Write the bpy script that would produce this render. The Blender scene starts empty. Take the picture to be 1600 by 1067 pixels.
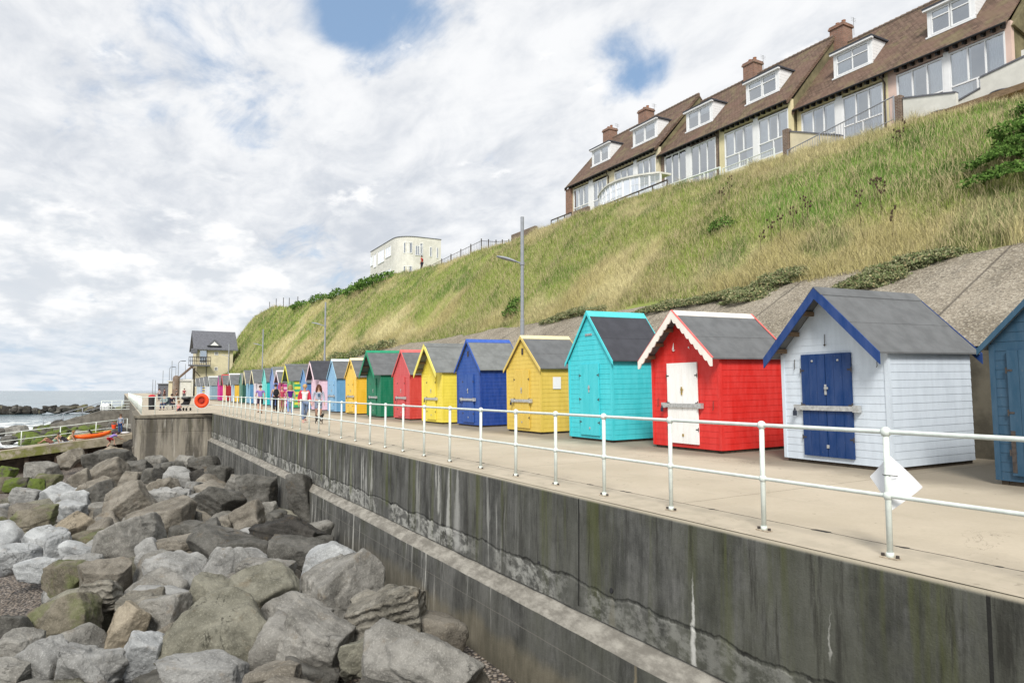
import bpy, math, random
import numpy as np
from mathutils import Vector, Matrix
R = math.radians
SC = bpy.context.scene
COL = SC.collection
# ---------------------------------------------------------------- camera, sky, sun, exposure
F = 1100.0; PITCH = math.atan(76.5 / F); YAW = R(28.95)
CAMP = np.array([-5.65, 0.0, 1.47])
cd = bpy.data.cameras.new('camera'); cam = bpy.data.objects.new('camera', cd); COL.objects.link(cam)
cam.location = CAMP; cam.rotation_euler = (R(90) + PITCH, 0, -YAW)
cd.sensor_width = 36; cd.lens = 36 * F / 1600; cd.clip_start = .05; cd.clip_end = 30000
SC.camera = cam
SUN_EL, SUN_AZ = R(43), math.atan2(-.6, -.8)        # azimuth clockwise from +Y: behind the camera, on the sea side
sunv = Vector((math.sin(SUN_AZ) * math.cos(SUN_EL), math.cos(SUN_AZ) * math.cos(SUN_EL), math.sin(SUN_EL)))
sd = bpy.data.lights.new('sun', 'SUN'); so = bpy.data.objects.new('sun', sd); COL.objects.link(so)
sd.energy = 2.8; sd.angle = R(16); sd.color = (1, .95, .87)
so.rotation_euler = sunv.to_track_quat('Z', 'Y').to_euler()
SC.view_settings.view_transform = 'Standard'; SC.view_settings.look = 'None'
SC.view_settings.exposure = 0.45; SC.view_settings.gamma = 1

class NT:
    """small node tree writer"""
    def __init__(s, tree): s.t = tree; s.N = tree.nodes; s.L = tree.links
    def n(s, typ, ins=None, **at):
        x = s.N.new(typ)
        for k, v in at.items(): setattr(x, k, v)
        for k, v in (ins or {}).items(): s.put(x, k, v)
        return x
    def put(s, x, k, v):
        i = x.inputs[k]
        if isinstance(v, bpy.types.NodeSocket): s.L.new(v, i)
        elif isinstance(v, bpy.types.Node): s.L.new(v.outputs[0], i)
        else:
            if isinstance(v, (tuple, list)) and len(v) == 3 and i.type == 'RGBA': v = (*v, 1)
            i.default_value = v
    def math(s, op, a, b=0.0, clamp=False):
        x = s.n('ShaderNodeMath', {0: a, 1: b}, operation=op); x.use_clamp = clamp; return x.outputs[0]
    def vmath(s, op, a, b=(0, 0, 0)):
        x = s.n('ShaderNodeVectorMath', {0: a, 1: b}, operation=op)
        return x.outputs['Value'] if op in ('DOT_PRODUCT', 'LENGTH') else x.outputs[0]
    def mix(s, f, a, b, mode='MIX'):
        x = s.n('ShaderNodeMix', data_type='RGBA', blend_type=mode)
        s.put(x, 0, f); s.put(x, 6, a); s.put(x, 7, b); return x.outputs[2]
    def step(s, v, a, b):
        x = s.n('ShaderNodeMapRange', {'Value': v, 'From Min': a, 'From Max': b}, interpolation_type='SMOOTHSTEP'); return x.outputs[0]
    def noise(s, vec, scale=5, detail=4, rough=.55, dist=0, dims='3D'):
        x = s.n('ShaderNodeTexNoise', {'Vector': vec, 'Scale': scale, 'Detail': detail, 'Roughness': rough, 'Distortion': dist}, noise_dimensions=dims)
        return x.outputs[0]
    def scale(s, vec, k): return s.vmath('MULTIPLY', vec, k)

w = bpy.data.worlds.new('World'); SC.world = w; w.use_nodes = True
t = NT(w.node_tree); t.N.clear()
sky = t.n('ShaderNodeTexSky', sky_type='NISHITA'); sky.sun_disc = False
sky.sun_elevation = SUN_EL; sky.sun_rotation = SUN_AZ; sky.air_density = 1.0; sky.dust_density = .6; sky.ozone_density = 1.6
D = t.n('ShaderNodeTexCoord').outputs['Generated']
sx = t.n('ShaderNodeSeparateXYZ', {0: D})
X_, Y_, Z_ = sx.outputs
zc = t.math('MAXIMUM', Z_, 0.0)
inv = t.math('DIVIDE', 1.0, t.math('ADD', zc, .16))
P = t.vmath('SCALE', t.n('ShaderNodeCombineXYZ', {0: X_, 1: Y_, 2: 0.0}).outputs[0]); P.node.inputs['Scale'].default_value = 1
t.L.new(inv, P.node.inputs['Scale'])
Pr = t.n('ShaderNodeMapping', {'Vector': P, 'Rotation': (0, 0, R(-20)), 'Scale': (1, .62, 1)}).outputs[0]
nA = t.noise(Pr, 1.7, 10, .58, .35)
nB = t.noise(t.vmath('ADD', Pr, (7.3, 1.9, 0)), 4.6, 8, .6, .5)
nC = t.noise(t.vmath('ADD', Pr, (3.3, 8.1, 0)), .9, 6, .5)
def pxdir(x, y):
    c, s = math.cos(YAW), math.sin(YAW)
    v = np.array([s, c, 0]) * math.cos(PITCH) + np.array([0, 0, math.sin(PITCH)])
    u = np.array([0, 0, math.cos(PITCH)]) - np.array([s, c, 0]) * math.sin(PITCH)
    d = v * F + np.array([c, -s, 0]) * (x - 800) - u * (y - 533.5)
    return tuple(d / np.linalg.norm(d))
def blob(x, y, a):
    dd = t.vmath('DOT_PRODUCT', D, pxdir(x, y))
    return t.step(dd, math.cos(R(a)), math.cos(R(a * .15)))
dens = t.math('ADD', t.math('MULTIPLY', nA, .62), t.math('MULTIPLY', nB, .38))
dens = t.math('ADD', t.math('MULTIPLY', dens, 1.7), -.35)
cover = t.math('ADD', dens, .285)
for x, y, a, k in ((600, 20, 5.5, .20), (545, -15, 5, .16), (655, -20, 4, .10), (985, 95, 4.2, .19), (1010, 130, 3, .04), (250, 170, 9, .06), (160, -10, 6, .09), (330, -20, 6, .12), (720, 245, 6, .06), (420, 330, 7, .06), (480, 390, 7, .08), (60, 560, 10, .09)):
    cover = t.math('SUBTRACT', cover, t.math('MULTIPLY', blob(x, y, a), k))
mask = t.step(cover, .40, .66)
# fair weather cumulus low over the sea
Ps = t.scale(D, (1, 1, 2.1))
nq = t.noise(Ps, 9, 9, .55, .2)
cum = t.math('SUBTRACT', nq, .56)
for x, y, a, k in ((55, 395, 6, .2), (350, 445, 5.5, .2), (180, 440, 6, .12), (130, 380, 6, .06), (420, 470, 4, .1), (30, 520, 5, .05)):
    cum = t.math('ADD', cum, t.math('MULTIPLY', blob(x, y, a), k))
cmask = t.step(cum, .05, .13)
nD = t.noise(t.vmath('ADD', Pr, (1.3, 4.4, 0)), 8.5, 7, .6, .3)
shade = t.step(t.math('ADD', t.math('ADD', t.math('MULTIPLY', nC, .35), t.math('MULTIPLY', nB, .4)), t.math('MULTIPLY', nD, .25)), .36, .60)
ccol = t.mix(shade, (6.1, 6.4, 6.9), (9.3, 9.3, 9.3))
low = t.step(Z_, .20, .02)
ccol = t.mix(low, ccol, t.mix(shade, (5.8, 6.5, 7.3), (8.0, 8.3, 8.7)))
skyb = t.mix(t.step(Z_, .30, .0), t.mix(.55, sky.outputs[0], (3.6, 5.4, 8.0)), (5.3, 6.5, 7.8))
c1 = t.mix(t.math('MULTIPLY', mask, .93), skyb, ccol)
cumc = t.mix(t.step(t.noise(Ps, 16, 6, .55), .38, .62), (6.6, 7.0, 7.5), (9.8, 9.8, 9.8))
c2 = t.mix(t.math('MULTIPLY', cmask, .85), c1, cumc)
bg = t.n('ShaderNodeBackground', {'Color': c2, 'Strength': .08})
t.L.new(bg.outputs[0], t.n('ShaderNodeOutputWorld').inputs[0])

# ---------------------------------------------------------------- helpers
def S(r, g, b, k=1.0):
    f = lambda c: ((c / 255 / 12.92) if c <= 10 else ((c / 255 + .055) / 1.055) ** 2.4) * k
    return (f(r), f(g), f(b))
class MB:
    """collects faces of ONE mesh object"""
    def __init__(s): s.v = []; s.f = []; s.m = []
    def add(s, vs, fs, mi=0):
        o = len(s.v); s.v += [tuple(p) for p in vs]; s.f += [tuple(i + o for i in f) for f in fs]; s.m += [mi] * len(fs); return s
    def box(s, lo, hi, mi=0, M=None):
        x0, y0, z0 = lo; x1, y1, z1 = hi
        vs = [Vector(p) for p in ((x0,y0,z0),(x1,y0,z0),(x1,y1,z0),(x0,y1,z0),(x0,y0,z1),(x1,y0,z1),(x1,y1,z1),(x0,y1,z1))]
        if M is not None: vs = [M @ p for p in vs]
        return s.add(vs, [(0,3,2,1),(4,5,6,7),(0,1,5,4),(1,2,6,5),(2,3,7,6),(3,0,4,7)], mi)
    def prism(s, poly, d, mi=0):
        """poly: list of 3D points (convex or not), d: extrude vector"""
        n = len(poly); d = Vector(d); a = [Vector(p) for p in poly]; b = [p + d for p in a]
        return s.add(a + b, [tuple(range(n))[::-1], tuple(range(n, 2*n))] + [(i, (i+1) % n, n + (i+1) % n, n + i) for i in range(n)], mi)
    def quad(s, *ps, mi=0): return s.add(ps, [tuple(range(len(ps)))], mi)
    def tube(s, pts, r, n=8, mi=0, cap=True):
        pts = [Vector(p) for p in pts]; k = len(pts); rs = r if isinstance(r, (list, tuple)) else [r] * k
        vs = []; up = None
        for i, p in enumerate(pts):
            d = (pts[min(i+1, k-1)] - pts[max(i-1, 0)]).normalized()
            if up is None:
                up = Vector((0,0,1)) if abs(d.z) < .9 else Vector((1,0,0))
            a = d.cross(up).normalized(); b = a.cross(d).normalized(); up = b
            vs += [p + (a * math.cos(2*math.pi*j/n) + b * math.sin(2*math.pi*j/n)) * rs[i] for j in range(n)]
        fs = [(i*n + j, i*n + (j+1) % n, (i+1)*n + (j+1) % n, (i+1)*n + j) for i in range(k-1) for j in range(n)]
        if cap: fs += [tuple(range(n))[::-1], tuple(range((k-1)*n, k*n))]
        return s.add(vs, fs, mi)
    def ball(s, c, r, n=10, m=6, sq=(1,1,1), mi=0, z0=-1.0):
        c = Vector(c); vs = []; fs = []
        for i in range(m+1):
            ph = -math.pi/2 + math.pi*i/m
            if math.sin(ph) < z0: ph = math.asin(z0)
            for j in range(n):
                a = 2*math.pi*j/n
                vs.append(c + Vector((math.cos(ph)*math.cos(a)*sq[0], math.cos(ph)*math.sin(a)*sq[1], math.sin(ph)*sq[2]))*r)
        for i in range(m):
            for j in range(n): fs.append((i*n+j, i*n+(j+1) % n, (i+1)*n+(j+1) % n, (i+1)*n+j))
        return s.add(vs, fs, mi)
    def build(s, name, mats, parent=None, loc=(0,0,0), smooth=False, bevel=0):
        me = bpy.data.meshes.new(name); me.from_pydata(s.v, [], s.f)
        if not isinstance(mats, (list, tuple)): mats = [mats]
        for m in mats: me.materials.append(m)
        me.polygons.foreach_set('material_index', s.m)
        if smooth: me.polygons.foreach_set('use_smooth', [True] * len(s.f))
        me.update()
        o = bpy.data.objects.new(name, me); COL.objects.link(o); o.location = loc
        if parent: o.parent = parent
        if bevel:
            b = o.modifiers.new('Bevel', 'BEVEL'); b.width = bevel; b.segments = 2; b.limit_method = 'ANGLE'
        return o
def tag(o, label=None, cat=None, group=None, kind=None):
    for k, v in (('label', label), ('category', cat), ('group', group), ('kind', kind)):
        if v: o[k] = v
    return o
def thing(name, label, cat, loc=(0,0,0), rot=(0,0,0), group=None):
    o = bpy.data.objects.new(name, None); COL.objects.link(o); o.location = loc; o.rotation_euler = rot
    o.empty_display_size = .2
    return tag(o, label, cat, group)
def copy_tree(o, parent=None):
    c = o.copy(); COL.objects.link(c); c.parent = parent
    for ch in list(o.children): copy_tree(ch, c)
    return c
# numpy value noise
def _h(i, j, k, s):
    n = (i * 374761393 + j * 668265263 + k * 2147483647 + s * 974634777) & 0xffffffff
    n = ((n ^ (n >> 13)) * 1274126177) & 0xffffffff
    n = ((n ^ (n >> 16)) * 2246822519) & 0xffffffff
    return ((n ^ (n >> 15)) & 0xffff) / 65535.0
def vn(p, seed=0):
    p = np.asarray(p, float); i = np.floor(p).astype(np.int64); f = p - i; f = f*f*(3 - 2*f); r = 0
    for a in (0, 1):
        for b in (0, 1):
            for c in (0, 1):
                wgt = (f[:,0] if a else 1-f[:,0]) * (f[:,1] if b else 1-f[:,1]) * (f[:,2] if c else 1-f[:,2])
                r = r + wgt * _h(i[:,0]+a, i[:,1]+b, i[:,2]+c, seed)
    return r
def fbm(p, seed=0, oct=4, gain=.5):
    p = np.asarray(p, float); r = 0; a = 1; tot = 0
    for o in range(oct): r = r + a * vn(p * 2**o + o*17.3, seed + o); tot += a; a *= gain
    return r / tot
def fb2(x, y, sc, seed, oct=4): return fbm(np.stack([x/sc, y/sc, np.zeros_like(x)], 1), seed, oct)
def sm(x, a, b): q = np.clip((x - a) / (b - a), 0, 1); return q*q*(3 - 2*q)
# pixel -> world, used only to read positions off the photograph
_c, _s = math.cos(YAW), math.sin(YAW)
_f0 = np.array([_s, _c, 0]); _rt = np.array([_c, -_s, 0]); _fw = _f0*math.cos(PITCH) + np.array([0,0,math.sin(PITCH)]); _up = np.array([0,0,math.cos(PITCH)]) - _f0*math.sin(PITCH)
def ray(x, y): return _fw*F + _rt*(x-800) - _up*(y-533.5)
def at(x, y, ax, val):
    d = ray(x, y); return CAMP + d * ((val - CAMP[ax]) / d[ax])
def dist(p): return float((np.array(p) - CAMP) @ _fw)

# ---------------------------------------------------------------- materials
def mat(name, col, rough=.75, var=.12, scale=6, bump=.15, bscale=60, col2=None, spec=.35, stretch=(1,1,1), metal=0, world=False, bdist=.01, det=5):
    m = bpy.data.materials.new(name); m.use_nodes = True; t = NT(m.node_tree); b = t.N['Principled BSDF']
    if world: c = t.n('ShaderNodeNewGeometry').outputs['Position']
    else:
        c = t.n('ShaderNodeTexCoord').outputs['Object']
        oi = t.n('ShaderNodeObjectInfo').outputs['Random']
        c = t.vmath('ADD', c, t.vmath('SCALE', (13.1, 7.7, 5.3)))
        c.node.inputs[1].links[0].from_node.inputs['Scale'].default_value = 1
        t.L.new(oi, c.node.inputs[1].links[0].from_node.inputs['Scale'])
    v = t.scale(c, stretch)
    n = t.noise(v, scale, det, .6)
    if col2 is None:
        col2 = tuple(min(1, x*(1+var)) for x in col); col = tuple(x*(1-var) for x in col)
    t.put(b, 'Base Color', t.mix(t.step(n, .33, .67), col, col2))
    t.put(b, 'Roughness', rough); t.put(b, 'Specular IOR Level', spec); t.put(b, 'Metallic', metal)
    if bump:
        bn = t.n('ShaderNodeBump', {'Height': t.noise(v, bscale, 4, .6), 'Strength': bump, 'Distance': bdist}); t.put(b, 'Normal', bn.outputs[0])
    m['nt'] = 1
    return m
_pc = {}
def paint(rgb, k=.95, rough=.5, worn=.075):
    """painted timber: slightly streaked, faded, dirty at board laps"""
    key = (rgb, k, rough, worn)
    if key in _pc: return _pc[key]
    col = S(*rgb, k); m = bpy.data.materials.new('paint'); m.use_nodes = True; t = NT(m.node_tree); b = t.N['Principled BSDF']
    g = t.n('ShaderNodeNewGeometry').outputs['Position']
    n1 = t.noise(t.scale(g, (3, 3, .7)), 2.2, 6, .65); n2 = t.noise(t.scale(g, (9, 9, 60)), 1.0, 3, .6)
    dark = tuple(x*(1-worn*1.6) for x in col); lite = tuple(min(.9, x*(1-worn*.6) + .55*worn*.6) for x in col)
    c = t.mix(t.step(n1, .3, .7), dark, lite); c = t.mix(t.math('MULTIPLY', t.step(n2, .55, .75), .5*worn*3), c, tuple(x*.72+.03 for x in col))
    sp = t.noise(g, 38, 2, .5); c = t.mix(t.math('MULTIPLY', t.step(sp, .70, .76), .35), c, (.25, .21, .16))
    t.put(b, 'Base Color', c); t.put(b, 'Roughness', rough); t.put(b, 'Specular IOR Level', .3)
    bn = t.n('ShaderNodeBump', {'Height': t.noise(t.scale(g, (4, 4, 40)), 3, 4, .6), 'Strength': .08, 'Distance': .003}); t.put(b, 'Normal', bn.outputs[0])
    _pc[key] = m; return m
M = {}
M['felt'] = mat('roof_felt', S(130,133,136,.62), .9, .13, 3, .4, 160)
M['felt_dark'] = mat('roof_felt_dark', S(78,80,88,.75), .9, .12, 3, .5, 160)
M['felt_pale'] = mat('roof_felt_pale', S(146,150,150,.66), .9, .14, 3, .5, 160)
M['timber'] = mat('bare_timber', (.19,.13,.08), .85, .25, 5, .3, 50, stretch=(1,1,6))
M['base'] = mat('bearer_timber', (.07,.055,.04), .9, .3, 8)
M['galv'] = mat('galvanised_steel', (.47,.48,.48), .5, .18, 14, .05, metal=.35)
M['iron'] = mat('dark_iron', (.06,.05,.045), .6, .3, 20)
M['brass'] = mat('brass', (.5,.36,.12), .4, .2, 20, metal=.8)
M['white'] = mat('white_paint', (.74,.75,.74), .5, .06, 5, .03)
M['rail'] = mat('white_rail_paint', S(222,230,224,.9), .4, .08, 9, .05, spec=.5)
M['plastic_white'] = mat('white_upvc', (.78,.79,.8), .35, .03, 4, 0)
M['paper'] = mat('paper', (.82,.83,.86), .8, .03, 4, .05)
M['lamp_grey'] = mat('lamp_grey', S(165,170,178,.75), .5, .08, 6, .05)
M['black'] = mat('black_plastic', (.02,.02,.022), .6, .2, 10)
M['tile'] = mat('roof_tiles', (.115,.062,.04), .9, 0, 1.4, 0, col2=(.19,.115,.065), world=True)
def _tile(m):
    t = NT(m.node_tree); b = t.N['Principled BSDF']; g = t.n('ShaderNodeNewGeometry').outputs['Position']
    w = t.n('ShaderNodeTexBrick', {'Vector': t.n('ShaderNodeMapping', {'Vector': t.n('ShaderNodeCombineXYZ', {0: t.n('ShaderNodeSeparateXYZ', {0: g}).outputs[1], 1: t.n('ShaderNodeSeparateXYZ', {0: g}).outputs[2]}).outputs[0]}).outputs[0],
        'Scale': 1.0, 'Brick Width': .24, 'Row Height': .14, 'Mortar Size': .012, 'Color1': (.105,.07,.05,1), 'Color2': (.19,.128,.096,1), 'Mortar': (.05,.03,.022,1)})
    lich = t.step(t.noise(g, 1.1, 6, .65), .48, .66)
    c = t.mix(t.math('MULTIPLY', lich, .6), w.outputs[0], (.19,.165,.085)); c = t.mix(t.math('MULTIPLY', t.step(t.noise(g, .5, 4), .45, .62), .45), c, (.175,.105,.08))
    t.put(b, 'Base Color', c); t.put(b, 'Normal', t.n('ShaderNodeBump', {'Height': w.outputs['Fac'], 'Strength': .6, 'Distance': -.02}).outputs[0])
_tile(M['tile'])
def brick(name, a, b_, mortar=(.3,.28,.25)):
    m = bpy.data.materials.new(name); m.use_nodes = True; t = NT(m.node_tree); b = t.N['Principled BSDF']; g = t.n('ShaderNodeNewGeometry').outputs['Position']
    sp = t.n('ShaderNodeSeparateXYZ', {0: g}); u = t.math('ADD', sp.outputs[0], sp.outputs[1])
    w = t.n('ShaderNodeTexBrick', {'Vector': t.n('ShaderNodeCombineXYZ', {0: u, 1: sp.outputs[2]}).outputs[0], 'Scale': 1.0, 'Brick Width': .225, 'Row Height': .075, 'Mortar Size': .008, 'Color1': (*a,1), 'Color2': (*b_,1), 'Mortar': (*mortar,1)})
    t.put(b, 'Base Color', t.mix(t.math('MULTIPLY', t.step(t.noise(g, 2.5, 5), .4, .7), .3), w.outputs[0], (.1,.08,.06))); t.put(b, 'Roughness', .9); return m
M['brick'] = brick('red_brick', (.20,.085,.05), (.28,.13,.08))
M['brick_brown'] = brick('brown_brick', (.13,.08,.055), (.2,.13,.09))
def render_mat(name, rgb, k=.85): return mat(name, S(*rgb, k), .9, .09, 1.2, .25, 90, world=True)
M['cream'] = render_mat('cream_render', (222,212,182)); M['white_render'] = render_mat('white_render', (226,226,218)); M['pink'] = render_mat('pink_render', (222,196,184)); M['yellow_render'] = render_mat('yellow_render', (230,219,178)); M['stone_white'] = render_mat('ivory_render', (222,221,213))
M['slate'] = mat('slate', S(118,120,128,.7), .7, .18, 3, .3, 30)
def glass_mat():
    m = bpy.data.materials.new('window_glass'); m.use_nodes = True; t = NT(m.node_tree); t.N.clear()
    fr = t.n('ShaderNodeFresnel', {'IOR': 1.75}).outputs[0]
    gl = t.n('ShaderNodeBsdfGlossy', {'Color': (.93,.97,1), 'Roughness': .03}); tr = t.n('ShaderNodeBsdfTransparent', {'Color': (.9,.94,.96)})
    mx = t.n('ShaderNodeMixShader', {0: t.math('ADD', fr, .36, True), 1: tr.outputs[0], 2: gl.outputs[0]})
    t.L.new(mx.outputs[0], t.n('ShaderNodeOutputMaterial').inputs[0]); return m
M['glass'] = glass_mat()
M['curtain'] = mat('net_curtain', (.88,.89,.9), .9, .05, 4, 0)
M['room'] = mat('room_wall', (.3,.3,.31), .9, .2, 1, 0)
# ---------------------------------------------------------------- the setting
def edge(Y): return -.42 * (np.clip((np.asarray(Y, float) - 15) / 35, 0, 1))**2
def promz(X): return .017 * (X - .15)
def grid_obj(name, xs, ys, zf, m, kind='structure', cols=None, smooth=True):
    Xg, Yg = np.meshgrid(xs, ys); Zg = zf(Xg, Yg); nx, ny = len(xs), len(ys)
    v = np.stack([Xg.ravel(), Yg.ravel(), Zg.ravel()], 1)
    i = np.arange(nx*ny).reshape(ny, nx); q = np.stack([i[:-1,:-1], i[:-1,1:], i[1:,1:], i[1:,:-1]], -1).reshape(-1, 4)
    me = bpy.data.meshes.new(name); me.from_pydata(v.tolist(), [], q.tolist()); me.materials.append(m)
    if smooth: me.polygons.foreach_set('use_smooth', [True]*len(q))
    if cols is not None:
        c = cols(Xg.ravel(), Yg.ravel()); a = me.color_attributes.new('tone', 'FLOAT_COLOR', 'POINT')
        a.data.foreach_set('color', np.concatenate([c, np.ones((len(c),1))], 1).ravel())
    o = bpy.data.objects.new(name, me); COL.objects.link(o); tag(o, kind=kind); return o
# promenade
def prom_mat():
    m = bpy.data.materials.new('promenade_concrete'); m.use_nodes = True; t = NT(m.node_tree); b = t.N['Principled BSDF']; g = t.n('ShaderNodeNewGeometry').outputs['Position']
    X, Y, Z = t.n('ShaderNodeSeparateXYZ', {0: g}).outputs
    big = t.noise(g, .35, 5, .6); fine = t.noise(g, 22, 4, .7)
    c = t.mix(t.step(big, .3, .7), (.44,.385,.295), (.54,.475,.375))
    c = t.mix(t.math('MULTIPLY', t.step(fine, .35, .75), .2), c, (.34,.295,.23))
    c = t.mix(t.math('MULTIPLY', t.step(t.noise(t.scale(g, (1.2,.5,1)), 1.3, 6, .65), .55, .72), .35), c, (.33,.29,.23))
    # dark strip round the huts: their soft contact shade painted into the concrete
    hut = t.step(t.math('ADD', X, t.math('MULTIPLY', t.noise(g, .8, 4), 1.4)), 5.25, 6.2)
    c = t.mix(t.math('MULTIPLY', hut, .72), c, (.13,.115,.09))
    cope = t.step(X, .80, .76); c = t.mix(t.math('MULTIPLY', cope, .5), c, t.mix(t.step(t.noise(g, 3, 5), .4, .65), (.46,.41,.33), (.33,.3,.24)))
    ck = t.step(t.math('ABSOLUTE', t.math('SUBTRACT', t.noise(t.vmath('ADD', g, (4, 2, 0)), .55, 7, .62, .6), .5)), .0035, .0008); ck = t.math('MULTIPLY', ck, t.step(t.noise(g, .3, 2), .5, .6)); c = t.mix(t.math('MULTIPLY', ck, .6), c, (.12,.1,.08))
    spt = t.step(t.noise(t.vmath('ADD', g, (8,8,0)), 7, 2, .5), .70, .74); c = t.mix(t.math('MULTIPLY', spt, .4), c, (.16,.14,.11))
    vpt = t.n('ShaderNodeTexVoronoi', {'Vector': t.scale(g, (.33, .21, 0)), 'Scale': 1.0}, distance='CHEBYCHEV'); c = t.mix(t.math('MULTIPLY', t.n('ShaderNodeSeparateXYZ', {0: vpt.outputs['Color']}).outputs[0], .18), c, (.30,.255,.19))
    jn = t.math('MULTIPLY', t.math('SUBTRACT', t.noise(g, 2.0, 3), .5), .05)
    jx = t.math('ABSOLUTE', t.math('SUBTRACT', t.math('ADD', X, jn), .78))
    wv = t.math('ADD', .009, t.math('MULTIPLY', t.step(t.noise(t.scale(g, (0,1,0)), 1.9, 3), .56, .64), .028))
    j1 = t.math('LESS_THAN', jx, wv)
    ym = t.math('ABSOLUTE', t.math('SUBTRACT', t.math('FRACT', t.math('DIVIDE', t.math('ADD', Y, jn), 4.7)), .5))
    j2 = t.math('MULTIPLY', t.math('LESS_THAN', ym, .0022), t.math('GREATER_THAN', X, .5))
    xm = t.math('LESS_THAN', t.math('ABSOLUTE', t.math('SUBTRACT', t.math('ADD', X, jn), 3.6)), .006)
    c = t.mix(j1, c, (.035,.033,.03)); c = t.mix(t.math('MULTIPLY', t.math('MAXIMUM', j2, xm), .55), c, (.11,.09,.07))
    t.put(b, 'Base Color', c); t.put(b, 'Roughness', .9); t.put(b, 'Specular IOR Level', .25)
    t.put(b, 'Normal', t.n('ShaderNodeBump', {'Height': t.noise(g, 70, 3), 'Strength': .25, 'Distance': .004}).outputs[0]); return m
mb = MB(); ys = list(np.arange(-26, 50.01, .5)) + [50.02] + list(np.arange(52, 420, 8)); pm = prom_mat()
rng = np.random.default_rng(3)
for a, b_ in zip(ys[:-1], ys[1:]):
    for_xs = lambda y: [(-4.55 if y > 50.01 else float(edge(y)) + .03), .8, 3.5, 9.2]
    if b_ == 50.02: continue
    xa, xb = for_xs(a if a <= 50 or a > 50.01 else a), for_xs(b_ if b_ > 50.01 and a > 50.01 else min(b_, 50))
    for k in range(3): mb.quad((xa[k], a, promz(xa[k])), (xa[k+1], a, promz(xa[k+1])), (xb[k+1], b_, promz(xb[k+1])), (xb[k], b_, promz(xb[k])))
tag(mb.build('promenade', pm), kind='structure')
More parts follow.
